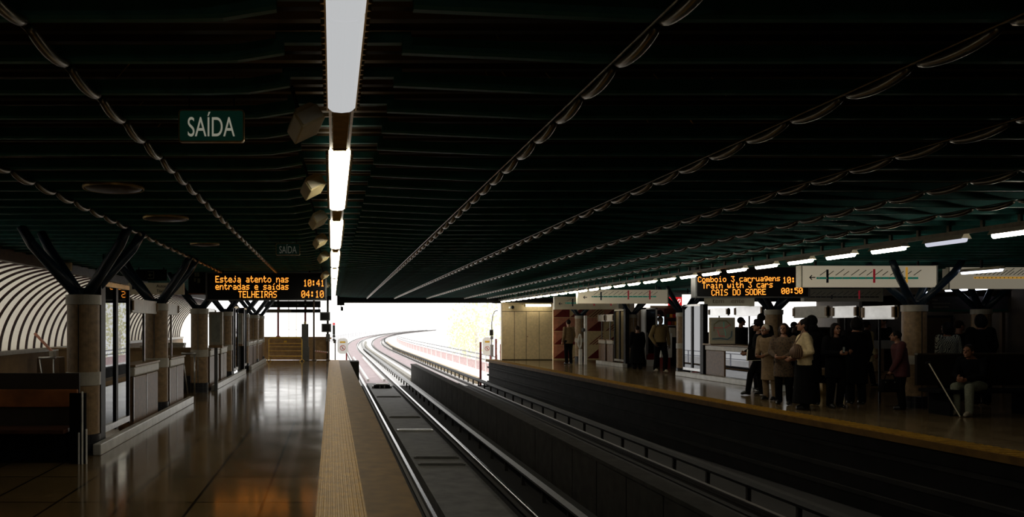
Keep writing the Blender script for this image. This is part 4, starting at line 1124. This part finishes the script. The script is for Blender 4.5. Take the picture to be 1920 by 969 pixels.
sq(bm, [(1256, 570), (1258, 567), (1259, 570), (1261, 567), (1262, 570)], .010, -.115); sq(bm, [(1263, 569), (1264, 564), (1264.5, 570)], .010, -.115)
sq(bm, [(1268, 570), (1267, 567), (1270, 561), (1273, 561), (1273, 565), (1270, 570), (1268, 570)], .014, -.115)
obj('sign_script', bm, white_lit, rs)['label'] = 'white lit script on the red sign'
obj('shelf', bx(kx(1262) - ox, kx(1285) - ox, .5, .85, PZ(596, Yk), PZ(595, Yk)), M['redpaint'], t); obj('shelf', bx(kx(1262) - ox, kx(1285) - ox, .5, .85, PZ(611, Yk), PZ(610, Yk)), M['white'], t)
for k, (px, py, c) in enumerate(((1265, 596, 'leaf'), (1271, 596, 'yellow'), (1277, 596, 'red'), (1282, 596, 'cream'), (1268, 610, 'red'), (1275, 610, 'wood'), (1280, 610, 'yellow'))):
    o = obj('snack_pack', prism(B(), [(-.05, 0), (.05, 0), (.045, .14), (.0, .15), (-.045, .14)], .0, .08, axis='y'), M[c if c != 'leaf' else 'signgreen'], None, loc=(kx(px), Yk + .6, PZ(py - .6, Yk)))
    tag(o, '%s snack pack on the %s kiosk shelf, %s from the left' % ({'leaf': 'green', 'yellow': 'yellow', 'red': 'red', 'cream': 'cream', 'wood': 'orange'}[c], 'upper' if k < 4 else 'lower', ('first', 'second', 'third', 'fourth', 'first', 'second', 'third')[k]), 'snack', 'snack packs in the kiosk')
t = thing('lit_sign_box', 'white lit sign box with a red mark hanging left of the kiosk sign', 'sign', (kx(1196), Yk - .5, PZ(577, Yk)))
obj('box', bx(-.28, .28, 0, .12, 0, .19), white_lit, t); obj('red_mark', bar(B(), (-.22, -.006, .02), (-.16, -.006, .17), .05, .01, up=(0, 1, 0)), M['red'], t); obj('hanger', bx(-.02, .02, .05, .07, .19, .72), M['black'], t)
t = thing('lit_sign_box', 'plain white lit sign box above the tall bright glass screens', 'sign', (PX(1291, 27), 27, PZ(574, 27)))
obj('box', bx(-.17, .17, 0, .12, 0, .40), white_lit, t); obj('rim', bx(-.19, .19, .02, .14, -.02, .02), M['black'], t); obj('hanger', bx(-.02, .02, .05, .07, .40, .8), M['black'], t)
t = thing('drinks_fridge', 'glass door drinks fridge with a white frame left of the kiosk', 'fridge', (kx(1213), Yk - .1, 0))
bm = B(); fw = .235
box(bm, -fw, -fw + .05, -.3, .3, 0, PZ(577, Yk)); box(bm, fw - .06, fw, -.3, .3, 0, PZ(577, Yk)); box(bm, -fw, fw, -.3, .3, PZ(580, Yk), PZ(577, Yk)); box(bm, -fw, fw, .26, .3, 0, 2.1); box(bm, -fw, fw, -.3, .3, 0, .25)
obj('frame', bm, M['white'], t); obj('glass_door', bx(-fw + .05, fw - .06, -.29, -.28, .25, PZ(580, Yk)), M['glass'], t)
obj('interior', bx(-fw + .06, fw - .07, -.1, .2, .25, 2.12), mat('fridge_teal', (.02, .06, .06), .5), t)
obj('lit_strip', bx(.02, .15, -.25, -.2, PZ(587, Yk), PZ(585, Yk)), emit('fridge_light', (.45, .85, .95), 1.0), t)
for z in (.7, 1.1, 1.5): obj('shelf', bx(-fw + .06, fw - .07, -.24, .2, z, z + .02), M['steel'], t)
t = thing('wall_poster', 'poster of a dark haired woman on the back of the kiosk', 'poster', (kx(1250), Yk + .82, PZ(632, Yk)))
pw = .8 * 1
obj('sheet', bx(-.36, .24, 0, .02, 0, 1.12), mat('poster_grey', (.14, .13, .11), .5), t)
obj('hair_shape', prism(B(), [(.0, .2), (-.08, .5), (-.1, .85), (-.02, 1.05), (.12, 1.08), (.22, .98), (.24, .7), (.2, .3)], -.004, .0, axis='y'), M['black'], t)
obj('face_shape', prism(B(), [(.02 + .075 * math.cos(k * PI / 8), .78 + .13 * math.sin(k * PI / 8)) for k in range(16)], -.006, -.004, axis='y'), mat('poster_skin', (.18, .10, .06), .6), t)
obj('price_flash', prism(B(), [(-.25 + .1 * math.cos(k * PI / 6) * (1 if k % 2 else .7), .85 + .14 * math.sin(k * PI / 6) * (1 if k % 2 else .7)) for k in range(12)], -.005, 0, axis='y'), M['grey'], t)
o = obj('paper_bag', prism(B(), [(-.11, 0), (.11, 0), (.10, .36), (-.10, .37)], -.06, .06, axis='y', ), M['creamsign'], None, loc=(kx(1264.5), Yk + .2, PZ(632, Yk)))
tag(o, 'cream paper bag standing on the dark kiosk counter', 'bag')
t = thing('monitor', 'small bright screen on the kiosk counter behind the man in tan sweater', 'monitor', (kx(1244), Yk + .25, PZ(632, Yk)))
obj('screen', bx(-.12, .12, -.02, .02, .50, .80), emit('screen_white', (.85, .95, 1), 1.0), t, bevel=.008); obj('stand', bx(-.03, .03, -.01, .02, 0, .5), M['black'], t); obj('base', bx(-.1, .1, -.06, .06, -.0, .02), M['black'], t)
obj('side_counter', bx(kx(1236) - ox, kx(1258) - ox, .05, .5, 0, PZ(632, Yk)), M['darkshop'], bpy.data.objects['kiosk'])
t = thing('litter_bin', 'red round bin with a white swirl beside the kiosk counter', 'bin', (kx(1252.5), 28.6, 0))
obj('drum', lathe(B(), [(.13, 0), (.15, .02), (.16, .40), (.14, .42)], 24), M['red'], t, smooth=False)
bm = B(); tube(bm, [(.09 * math.cos(a * .6) * (1 - a * .06), -.162, .24 + .08 * math.sin(a * .6) * (1 - a * .06)) for a in range(12)], .01, 6); obj('swirl', bm, M['white'], t)
t = thing('white_cabinet', 'white cabinet behind the man in tan sweater, on a dark red base', 'cabinet', (kx(1217), 29.5, 0))
obj('body', bx(-.22, .2, -.15, .15, .38, 1.28), M['white'], t, bevel=.02); obj('base', bx(-.15, .15, -.12, .12, 0, .38), M['maroon'], t, bevel=.01); obj('door_gap', bx(-.012, .004, -.156, -.15, .42, 1.24), M['grey'], t)
# purple fascia and back shops on the far right
Yf = 17.0
t = thing('shop_fascia', 'long purple shop fascia with faint grey lettering at far right', 'shop sign', (PX(1710, 20.5), 20.5, PZ(582, 20.5)))
w = 2.45; h = .36
fb = obj('board', bx(0, w, 0, .15, 0, h), M['purple'], t); obj('green_trim', bx(0, w, -.02, .15, -.03, .02), M['signgreen'], t); obj('end_panel', bx(.0, .07, -.015, 0, .03, h - .03), M['signwhite'], t)
bm = B()
fs = mat('fascia_print', (.22, .20, .19), .5)
for (a, b, z) in ((.30, .36, .24), (.36, .42, .19), (.30, .36, .14), (.36, .42, .10)): box(bm, a, b, -.006, 0, z, z + .04)
for (a, b, z) in ((.52, .65, .25), (.52, .98, .16), (.55, .92, .07)):
    x = a
    while x < b: box(bm, x, x + .025, -.006, 0, z, z + .045); x += .036
x = 1.45
while x < 1.9: box(bm, x, x + .03, -.006, 0, .11, .11 + random.choice((.07, .1))); x += .045
obj('faint_print', bm, fs, fb)['kind'] = 'stuff'
obj('stand', bx(.02, .1, .05, .13, -PZ(582, 20.5), 0), M['brown'], t); obj('stand', bx(w - .1, w - .02, .05, .13, -PZ(582, 20.5), 0), M['brown'], t)
struct('wall_shop', bx(14.2, 17.4, 22.4, 22.5, 0, 1.96), M['dimwall'])
t = thing('shop_door', 'dark framed doorway below the purple fascia', 'door', (PX(1752, 22.36), 22.36, 0))
obj('frame', bx(-.5, .5, -.03, .0, 0, 1.85), M['black'], t); obj('pane', bx(-.42, .42, -.04, -.03, .1, 1.78), mat('door_pane_brown', (.03, .018, .008), .3), t)
obj('handle', tube(B(), [(.36, -.07, .9), (.36, -.07, 1.2)], .015, 8), M['brass'], t)
t = thing('hall_banner', 'white translucent banner with faint lettering beyond the right departure display', 'banner', (PX(1372, 35), 35, PZ(574, 35)))
obj('sheet', bx(-1.2, 1.0, 0, .02, 0, .42), translucent_mat('banner_cloth', (.62, .58, .48)), t)
bm = B(); random.seed(3)
tc = mat('banner_print', (.45, .33, .22), .6)
text_obj('lettering', 'tem   ente', 1.4, .16, tc, t, (-.15, -.004, .22))
for sx in (-1.1, .9): obj('hanger', bx(sx - .015, sx + .015, 0, .02, .42, .75), M['black'], t)
# benches on the right platform
t = thing('bench', 'dark bench with a pale front edge behind the crowd on the right platform', 'bench', (11.2, 18.2, 0))
obj('seat', bx(-.5, .7, -.3, .3, .46, .60), M['stone'], t, bevel=.01); obj('plinth', bx(-.4, .6, -.2, .25, .28, .46), M['blackmat'], t)
for x in (-.32, -.1, .5): obj('leg', bx(x - .04, x + .04, -.15, .15, 0, .28), M['brass'], t)
t = thing('low_wall', 'pale low wall with a stone pedestal behind the walking person in cream', 'wall', (14.3, 21.4, 0))
obj('base', bx(-.9, .8, -.2, .2, 0, .36), M['stone'], t, bevel=.01); obj('upper_panel', bx(-.6, .8, -.1, .1, .36, .95), M['darkshop'], t); obj('band', bx(-.7, .85, -.14, .14, .95, 1.17), M['marble'], t, bevel=.01)
obj('pedestal', lathe(B(), [(.2, .36), (.2, .95)], 24, (.15, -.1, 0)), M['stone'], t)
t = thing('bench', 'dark bench at lower right carrying the seated person in jeans', 'bench', (11.9, 14.15, 0))
obj('seat', bx(-1.35, .6, -.25, .25, .40, .46), M['blackmat'], t, bevel=.01); obj('backrest', bx(-1.35, .6, .28, .34, .5, 1.05), M['darkshop'], t); obj('top_rail', bx(-1.35, .6, .27, .35, 1.05, 1.08), M['conduit'], t)
for x in (-1.1, .4): obj('leg', bx(x - .03, x + .03, -.2, .3, 0, .40), M['blackmat'], t)
t = thing('walking_stick', 'pale walking stick leaning slanted against the dark bench at lower right', 'walking stick', (0, 0, 0))
a, b = Vector((10.37, 13.90, .92)), Vector((10.83, 13.80, .012))
obj('shaft', tube(B(), [a, b], .010, 8), M['creamsign'], t); obj('grip', tube(B(), [a + Vector((-.06, 0, .01)), a + Vector((.02, 0, .02))], .014, 8), M['black'], t)

# ---------------------------------------------------------------- people
def solid(name, parts, m, parent, voxel, smooth=2):
    """fuse closed pieces into one continuous surface"""
    bm = B()
    for f in parts: f(bm)
    me = bpy.data.meshes.new(name); bmesh.ops.recalc_face_normals(bm, faces=bm.faces); bm.to_mesh(me); bm.free()
    o = bpy.data.objects.new(name, me); COL.objects.link(o)
    r = o.modifiers.new('r', 'REMESH'); r.mode = 'VOXEL'; r.voxel_size = voxel
    sm = o.modifiers.new('s', 'SMOOTH'); sm.iterations = smooth; sm.factor = .5
    dg = bpy.context.evaluated_depsgraph_get(); dg.update()
    me2 = bpy.data.meshes.new_from_object(o.evaluated_get(dg))
    o.modifiers.clear(); o.data = me2; bpy.data.meshes.remove(me); me2.name = name
    me2.materials.clear(); me2.materials.append(m)
    for p in me2.polygons: p.use_smooth = True
    o.parent = parent
    return o
def chain(pts, radii):
    def f(bm):
        for i, (p, r) in enumerate(zip(pts, radii)):
            bmesh.ops.create_uvsphere(bm, u_segments=12, v_segments=8, radius=r, matrix=Matrix.Translation(Vector(p)))
            if i:
                a, b = Vector(pts[i - 1]), Vector(p); d = b - a
                if d.length < 1e-4: continue
                q = d.to_track_quat('Z', 'Y').to_matrix().to_4x4()
                bmesh.ops.create_cone(bm, cap_ends=True, segments=12, radius1=radii[i - 1], radius2=r, depth=d.length, matrix=Matrix.Translation((a + b) / 2) @ q)
    return f
def ell(c, r, rot=None): return lambda bm: ellipsoid(bm, c, r, rot, 16, 12)
def loft(rings, seg=20):
    """rings of (centre, rx, ry) in horizontal planes"""
    def f(bm):
        R = [[bm.verts.new((c[0] + rx * math.cos(2 * PI * k / seg), c[1] + ry * math.sin(2 * PI * k / seg), c[2])) for k in range(seg)] for c, rx, ry in rings]
        for a, b in zip(R, R[1:]):
            for k in range(seg): bm.faces.new((a[k], a[(k + 1) % seg], b[(k + 1) % seg], b[k]))
        bm.faces.new(R[0][::-1]); bm.faces.new(R[-1])
    return f
def hand(w, d, inward, s=1.0, curl=.7):
    """palm, four fingers and a thumb at wrist w pointing along d"""
    w, d = Vector(w), Vector(d).normalized(); n = Vector(inward); n = (n - d * n.dot(d)).normalized(); q = d.cross(n).normalized()
    out = [chain([w, w + d * .05 * s, w + d * .085 * s], [.026 * s, .033 * s, .030 * s]), chain([w + d * .06 * s + q * .022 * s, w + d * .06 * s - q * .022 * s], [.020 * s, .020 * s])]
    for k, L in enumerate((.070, .080, .074, .058)):
        b = w + d * .088 * s + q * (.030 - .020 * k) * s
        m1 = b + (d * math.cos(curl * .5) + n * math.sin(curl * .5)) * L * .5 * s
        m2 = m1 + (d * math.cos(curl * 1.6) + n * math.sin(curl * 1.6)) * L * .5 * s
        out.append(chain([b, m1, m2], [.0105 * s, .0098 * s, .0085 * s]))
    b = w + d * .03 * s + q * .030 * s
    m1 = b + (d * .6 + q * .7 + n * .3).normalized() * .036 * s; m2 = m1 + (d * .9 + n * .5).normalized() * .030 * s
    out.append(chain([b, m1, m2], [.014 * s, .012 * s, .010 * s]))
    return out

SKIN = mat('skin', (.34, .17, .10), .5, 0, .1, 30)
SKIND = mat('skin_dark', (.06, .03, .018), .5, 0, .1, 30)
SKINS = mat('skin_mid', (.20, .085, .045), .5, 0, .1, 30)
CB = mat('cloth_black', (.0045, .0045, .005), .95, 0, .3, 20, 0, .06)
CB2 = mat('cloth_charcoal', (.010, .009, .010), .95, 0, .3, 20, 0, .08)
CTAN = mat('cloth_tan', (.16, .10, .045), .85, 0, .2, 20)
CSWEAT = mat('cloth_tan_sweater', (.17, .115, .045), .9, 0, .25, 40, .1)
CBEIGE = mat('cloth_beige', (.17, .11, .055), .85, 0, .2, 20)
CCREAM = mat('cloth_cream', (.46, .36, .20), .9, 0, .15, 30, .1)
CRED = mat('cloth_dark_red', (.055, .008, .010), .85, 0, .2, 20)
CJEAN = mat('cloth_jeans', (.16, .17, .12), .85, 0, .25, 30)
CLEO = pattern_mat('cloth_leopard', 'vor', (.02, .012, .008), (.085, .05, .024), 24.0, rough=.85, p0=.2, p1=.5)
CZEB = pattern_mat('cloth_zebra', 'wave', (.02, .018, .014), (.36, .36, .27), 11.0, rough=.85, dist=9, p0=.4, p1=.6, rot=(0, .5, 0))
HBLK = mat('hair_black', (.005, .004, .004), .7, 0, .3, 40, 0, .12)
HWHT = mat('hair_white', (.42, .38, .30), .6, 0, .2, 40)
HBRN = mat('hair_brown', (.014, .008, .005), .7, 0, .3, 40, 0, .15)
SHOE = mat('shoe_black', (.006, .006, .006), .35, 0, .2, 10)
SHOEL = mat('shoe_pale', (.30, .26, .19), .5, 0, .2, 10)

def person(label, loc, rotz, H, top=CB, legs=CB, skin=SKIN, hair=HBLK, style='short', coat=.86, flare=1.0, shoe=SHOE, pose=None, group=None, skirt=False, bulk=1.0):
    s = H / 1.75
    j = dict(pel=(0, 0, .94), neck=(0, .0, 1.47), head=(0, -.02, 1.635), hipL=(.09, 0, .92), hipR=(-.09, 0, .92),
             knL=(.10, -.02, .50), knR=(-.10, -.02, .50), anL=(.105, .02, .085), anR=(-.105, .02, .085),
             shL=(.185, .01, 1.42), shR=(-.185, .01, 1.42), elL=(.235, .04, 1.14), elR=(-.235, .04, 1.14), wrL=(.235, -.06, .90), wrR=(-.235, -.06, .90),
             toL=None, toR=None)
    j.update(pose or {})
    V = {k: (Vector(v) * s if v is not None else None) for k, v in j.items()}
    t = thing('person', label, 'person', loc, rotz, group)
    hd, nk, pe = V['head'], V['neck'], V['pel']
    up = (nk - pe)
    def T(u, rx, ry, dy=0): return (pe + up * u + Vector((0, dy * s, 0)), rx * s, ry * s)
    # body: one continuous surface
    parts = [loft([T(-.12, .11, .08), T(0, .155, .105), T(.25, .135, .095), T(.5, .15, .105), T(.75, .165, .11), T(.92, .14, .085), T(1.0, .07, .06), T(1.08, .052, .055)]),
             chain([nk + Vector((0, .005, -.02)) * s, hd + Vector((0, .015, -.06)) * s], [.055 * s, .052 * s]),
             ell(hd + Vector((0, .012, .022)) * s, (.074 * s, .092 * s, .092 * s)), ell(hd + Vector((0, -.022, -.035)) * s, (.060 * s, .070 * s, .078 * s)),
             chain([hd + Vector((0, -.086, .012)) * s, hd + Vector((0, -.112, -.022)) * s], [.010 * s, .015 * s]),
             ell(hd + Vector((0, -.075, -.092)) * s, (.028 * s, .022 * s, .020 * s)), ell(hd + Vector((0, -.087, -.058)) * s, (.026 * s, .012 * s, .010 * s)),
             ell(hd + Vector((0, -.078, .030)) * s, (.055 * s, .018 * s, .012 * s)),
             ell(hd + Vector((.074, .01, -.012)) * s, (.012 * s, .022 * s, .032 * s)), ell(hd + Vector((-.074, .01, -.012)) * s, (.012 * s, .022 * s, .032 * s))]
    for q in 'LR':
        parts.append(chain([V['hip' + q], V['kn' + q], V['an' + q]], [.085 * s, .054 * s, .038 * s]))
        parts.append(chain([V['an' + q], V['an' + q] + (V['to' + q] or Vector((0, -.12, -.05)) * s)], [.038 * s, .028 * s]))
        parts.append(chain([V['sh' + q], V['el' + q], V['wr' + q]], [.052 * s, .040 * s, .028 * s]))
        d = V['wr' + q] - V['el' + q]
        inn = Vector((-1 if q == 'L' else 1, -.25, .1))
        parts += hand(V['wr' + q], d, inn, s * 1.02)
    solid('body', parts, skin, t, .0085)
    # eyes
    bm = B()
    for sx in (-1, 1): ellipsoid(bm, hd + Vector((sx * .030, -.083, .008)) * s, (.012 * s, .007 * s, .007 * s), None, 8, 6)
    obj('eyes', bm, M['black'], t)
    # trousers
    b = 1.0 * bulk
    tp = [loft([T(-.16, .12, .10), T(0, .175 * b, .125 * b), T(.16, .16 * b, .115 * b)])]
    for q in 'LR': tp.append(chain([V['hip' + q], V['kn' + q], V['an' + q] + Vector((0, 0, .0))], [.105 * s * b, .074 * s * b, .062 * s * b]))
    solid('trousers', tp, legs, t, .013)
    # top or coat
    cl = [loft([T(0.02, .185 * b, .135 * b), T(.25, .172 * b, .128 * b), T(.5, .178 * b, .132 * b), T(.76, .192 * b, .132 * b), T(.90, .17 * b, .108 * b), T(.985, .085, .078)])]
    hem = coat
    if hem < .90 and abs(up.x) < .4:
        hz = hem * s
        cl.append(loft([(Vector((pe.x, pe.y, hz)), .19 * s * b * flare, .14 * s * b * flare), (pe + Vector((0, 0, .03 * s)), .182 * s * b, .132 * s * b)]))
    for q in 'LR':
        e, w_ = V['el' + q], V['wr' + q]
        cl.append(chain([V['sh' + q], e, e.lerp(w_, .97)], [.072 * s * b, .058 * s * b, .044 * s * b]))
    solid('jacket' if coat > .8 else 'coat', cl, top, t, .013)
    # shoes
    for q in 'LR':
        a = V['an' + q]; to = V['to' + q] or Vector((0, -.13, -.05)) * s
        hvec = Vector((to.x, to.y, 0)).normalized() if Vector((to.x, to.y, 0)).length > 1e-4 else Vector((0, -1, 0))
        dn = Vector((0, 0, -.045)) * s
        solid('shoe', [chain([a + Vector((0, 0, .01)) * s, a - hvec * .03 * s + dn, a + to * .55, a + to], [.046 * s, .040 * s, .044 * s, .034 * s])], shoe, t, .012)
    # hair
    c = hd + Vector((0, .022, .030)) * s
    hp = [ell(c, (.084 * s, .094 * s, .098 * s))]
    if style == 'long':
        hp += [ell(hd + Vector((0, .05, -.08)) * s, (.088 * s, .06 * s, .15 * s)), chain([hd + Vector((.070, .01, .02)) * s, hd + Vector((.085, .0, -.16)) * s], [.03 * s, .028 * s]), chain([hd + Vector((-.070, .01, .02)) * s, hd + Vector((-.085, .0, -.16)) * s], [.03 * s, .028 * s])]
    if style == 'bun':
        hp += [ell(hd + Vector((0, .06, .10)) * s, (.055 * s, .055 * s, .05 * s)), ell(hd + Vector((0, .05, -.05)) * s, (.08 * s, .05 * s, .09 * s))]
    if style == 'hood':
        hp = [ell(hd + Vector((0, .03, .02)) * s, (.105 * s, .105 * s, .125 * s)), ell(hd + Vector((0, .05, -.12)) * s, (.11 * s, .09 * s, .10 * s))]
    if style == 'bushy':
        hp += [ell(hd + Vector((0, .04, -.03)) * s, (.115 * s, .085 * s, .13 * s))]
    solid('hood' if style == 'hood' else 'hair', hp, hair, t, .010)
    if style == 'hat':
        obj('hat', lathe(B(), [(.15 * s, 0), (.155 * s, .012), (.105 * s, .02), (.098 * s, .10), (.07 * s, .125), (.01, .13)], 24, hd + Vector((0, .01, .05)) * s), CB2, t, smooth=True)
    return t, V, s
def at(px, py_feet, Y=None):
    Y = Y or F * EYE / (py_feet - VY)
    return Vector(((px - VX) * Y / F, Y, 0))
LEFTW, RIGHTW, AWAY = -PI / 2, PI / 2, PI
walk = dict(hipL=(.09, 0, .92), knL=(.09, -.16, .52), anL=(.09, -.24, .10), knR=(-.09, .08, .50), anR=(-.09, .30, .16), toR=(0, -.09, -.09))
# lone man in tan at the far end
person('man in a tan jacket and dark trousers seen from behind near the end wall', at(1066, 683), AWAY + .35, 1.78, top=CTAN, legs=CB, hair=HBRN, coat=.82)
person('person in a long black coat seen from behind beside the white cabinet', at(1195, 692.5), AWAY - .2, 1.55, top=CB, legs=CB, coat=.25, flare=1.25, hair=HBRN, bulk=1.35)
p, V, s = person('man in a tan sweater and black trousers walking toward the viewer before the kiosk', at(1238, 0, 26.5), .12, 1.86, top=CSWEAT, legs=CB, skin=SKIND, coat=.90, shoe=SHOEL, bulk=1.06,
       pose=dict(knL=(.10, -.14, .51), anL=(.10, -.10, .10), knR=(-.10, .02, .50), anR=(-.10, .12, .12), elR=(-.30, .04, 1.14), wrR=(-.20, -.04, .92), elL=(.27, .02, 1.14), wrL=(.27, -.03, .88)))
# people round the counter
person('person in black behind the map counter, facing right', at(1389, 0, 22.6), RIGHTW, 1.80, pose=dict(elL=(.2, -.12, 1.16), wrL=(.14, -.36, 1.12), elR=(-.2, -.12, 1.16), wrR=(-.14, -.36, 1.10)), skin=SKINS)
p, V, s = person('person in black with a brimmed hat holding a white edged folder, facing left', at(1423, 0, 18.1), LEFTW - .25, 1.66, hair=HBRN, style='hat', coat=.55, pose=dict(knL=(.09, -.20, .52), anL=(.09, -.26, .09), knR=(-.09, .02, .50), anR=(-.09, .08, .09), elL=(.22, -.05, 1.14), wrL=(.14, -.27, 1.02), elR=(-.22, -.05, 1.14), wrR=(-.12, -.27, 1.02)), skin=SKINS)
Yf = 17.86
t = thing('folder', 'dark folder with a white edge held by the person with the hat', 'folder', (PX(1414, Yf), Yf, PZ(676, Yf)))
w = .32; h = PZ(655, Yf) - PZ(676, Yf)
obj('sheet', prism(B(), [(-w / 2, 0), (w / 2, .01), (w / 2, h), (-w / 2 + .02, h)], 0, .02, axis='y'), M['darkshop'], t)
bm = B()
for a, b in (((-w / 2, 0), (w / 2, .01)), ((-w / 2, 0), (-w / 2 + .02, h)), ((w / 2, .01), (w / 2, h))): bar(bm, (a[0], .01, a[1]), (b[0], .01, b[1]), .012, .026, up=(0, 1, 0))
obj('white_edge', bm, M['signwhite'], t)
person('tall person with short black hair standing behind the old man', at(1427, 0, 19.4), AWAY, 1.86, skin=SKIND)
p, V, s = person('old man with white hair in an open beige coat and beige trousers', at(1444, 0, 16.9), LEFTW + .45, 1.65, top=CBEIGE, legs=CBEIGE, hair=HWHT, coat=.45, flare=1.05,
       pose=dict(neck=(0, -.10, 1.44), head=(0, -.17, 1.575), shL=(.185, -.08, 1.38), shR=(-.185, -.08, 1.38), elL=(.22, -.10, 1.12), wrL=(.10, -.30, 1.02), elR=(-.22, -.10, 1.12), wrR=(-.10, -.30, 1.02)), skin=SKINS)
obj('spectacles', tube(B(), [V['head'] + Vector(q) * s for q in ((-.075, -.02, .0), (-.06, -.095, .0), (0, -.105, .005), (.06, -.095, .0), (.075, -.02, .0))], .005, 6), M['steel'], p)
obj('scarf', lathe(B(), [(.085, -.05), (.10, -.02), (.095, .03), (.07, .05)], 20, V['neck']), M['blackmat'], p, smooth=True)
person('woman with bushy dark hair in a leopard patterned coat, standing behind the old man', at(1470, 0, 15.95), LEFTW + .8, 1.62, top=CLEO, legs=CB, hair=HBRN, style='bushy', coat=.60, skin=SKINS, bulk=1.08,
       pose=dict(elL=(.24, -.06, 1.14), wrL=(.10, -.25, 1.05), elR=(-.24, -.06, 1.14), wrR=(-.10, -.25, 1.05)))
p, V, s = person('woman in a cream sweater and black skirt with a brown shoulder bag, facing left', at(1508, 0, 15.0), LEFTW - .5, 1.70, top=CCREAM, legs=CB, style='bun', coat=.86, skin=SKINS, bulk=1.12,
       pose=dict(elL=(.27, .10, 1.13), wrL=(.18, -.14, 1.02), elR=(-.23, 0, 1.14), wrR=(-.16, -.2, 1.0)))
solid('skirt', [loft([(Vector((0, 0, .12)), .24, .20), (Vector((0, 0, .55)), .215, .17), (Vector((0, 0, .95)), .19, .15)])], CB, p, .014)
t = thing('shoulder_bag', 'pleated brown shoulder bag hanging at the side of the woman in cream', 'bag', (PX(1493, 14.8), 14.8, PZ(674, 14.8)))
bm = B(); ellipsoid(bm, (0, 0, .13), (.125, .06, .13)); ellipsoid(bm, (.01, 0, .22), (.08, .04, .07))
obj('pouch', bm, mat('bag_brown', (.085, .045, .025), .6, 0, .3, 8), t, smooth=True)
for k in range(5): obj('pleat', tube(B(), [(-.08 + .04 * k, -.055, .04), (-.08 + .04 * k, -.075, .15), (-.06 + .03 * k, -.045, .26)], .008, 6), mat('bag_pleat', (.14, .08, .045), .6), t)
obj('strap', tube(B(), [(-.05, 0, .26), (.04, -.03, .42), (.17, .06, .56)], .012, 6), mat('bag_pleat', (.14, .08, .045), .6), t)
person('tall person in a black hooded coat right behind the woman in cream', at(1521, 0, 15.85), AWAY + .2, 1.76, style='hood', hair=CB, coat=.45, skin=SKIND, bulk=1.1)
person('person with dark hair seen far behind between the leopard coat and the cream sweater', at(1489, 0, 20.5), .5, 1.66, hair=HBRN, skin=SKIND)
p, V, s = person('woman with long dark hair and glasses in black, facing the viewer and holding a phone', at(1566, 0, 15.3), .1, 1.62, style='long', hair=HBLK, coat=.62, skin=SKINS, bulk=1.1,
       pose=dict(elL=(.25, .0, 1.13), wrL=(.13, -.25, 1.17), elR=(-.25, .0, 1.13), wrR=(-.11, -.25, 1.14), knL=(.10, -.06, .50)))
bm = B()
for sx in (-1, 1):
    n = 14; hd = V['head'] + Vector((sx * .032, -.106, .006)) * s
    tube(bm, [hd + Vector((.027 * math.cos(2 * PI * k / n), 0, .019 * math.sin(2 * PI * k / n))) * s for k in range(n + 1)], .0035, 6)
obj('spectacles', bm, M['black'], p)
m4 = p.matrix_basis
wr = m4 @ (V['wrR'] + Vector((.02, -.10, .06)) * s)
t = thing('phone', 'small phone with a pale screen in the hand of the woman with glasses', 'phone', wr)
obj('case', bx(-.02, .02, -.006, .006, -.05, .07), M['black'], t, bevel=.004); obj('screen', bx(-.017, .017, -.009, -.006, -.03, .065), M['poster'], t)
person('person in black seen from behind, right of the woman with glasses', at(1605, 0, 16.0), AWAY - .15, 1.74, style='bushy', hair=HBLK, coat=.42, skin=SKINS, bulk=1.15)
person('person in a cream jacket and dark trousers walking right behind the black coats', at(1625, 726), RIGHTW, 1.68, top=CCREAM, hair=HBRN, coat=.68, skin=SKINS, pose=walk)
person('person in black behind the low wall, left of the nearest right column', at(1657, 0, 22.0), LEFTW, 1.80, skin=SKINS)
p, V, s = person('person in a dark red jacket left of the dark bench, bag in hand', at(1690, 768), LEFTW - .6, 1.50, top=CRED, hair=HBLK, coat=.72, skin=SKINS, bulk=1.15, pose=dict(neck=(0, -.06, 1.46), head=(0, -.10, 1.61), elL=(.25, -.05, 1.12), wrL=(.22, -.18, .86)))
wr = p.matrix_basis @ (V['wrL'] + Vector((0, -.03, -.12)) * s)
t = thing('handbag', 'black handbag with small metal studs hanging from the hand of the person in dark red', 'bag', (wr.x, wr.y, wr.z - .30))
obj('pouch', prism(B(), [(-.2, 0), (.2, 0), (.17, .24), (-.17, .24)], -.06, .06, axis='y'), M['blackmat'], t, bevel=.03)
obj('handle', tube(B(), [(-.1, 0, .23), (-.07, 0, .33), (.07, 0, .33), (.1, 0, .23)], .010, 8), M['blackmat'], t)
for x in (-.12, .05): obj('stud', ellipsoid(B(), (x, -.064, .19), (.012, .008, .012), None, 8, 6), M['steel'], t)
person('dark haired person seen from behind in a black and white zebra patterned coat', at(1776, 0, 15.6), AWAY + .1, 1.64, top=CZEB, legs=CB, style='bushy', coat=.62, skin=SKINS, bulk=1.1)
person('person in black with a bare head standing just right of the zebra coat', at(1798, 0, 16.8), RIGHTW, 1.68, skin=SKINS, hair=HBRN)
person('broad person in black standing at the far right below the purple fascia', at(1838, 0, 15.9), AWAY, 1.80, skin=SKINS, bulk=1.25, style='bushy')
sit = dict(pel=(0, 0, .53), neck=(0, -.16, 1.02), head=(0, -.26, 1.15), hipL=(.09, -.05, .53), hipR=(-.09, -.05, .53), knL=(.11, -.46, .52), knR=(-.11, -.46, .52), anL=(.10, -.44, .085), anR=(-.12, -.40, .085),
           shL=(.185, -.12, .98), shR=(-.185, -.12, .98), elL=(.22, -.24, .72), elR=(-.22, -.24, .72), wrL=(.07, -.44, .66), wrR=(-.06, -.46, .68))
person('person in pale jeans sitting hunched on the dark bench at lower right', (PX(1822, 14.1) + .10, 14.12, 0), LEFTW + .45, 1.72, top=CB, legs=CJEAN, coat=1.0, skin=SKINS, shoe=SHOEL, hair=HBRN, pose=sit)
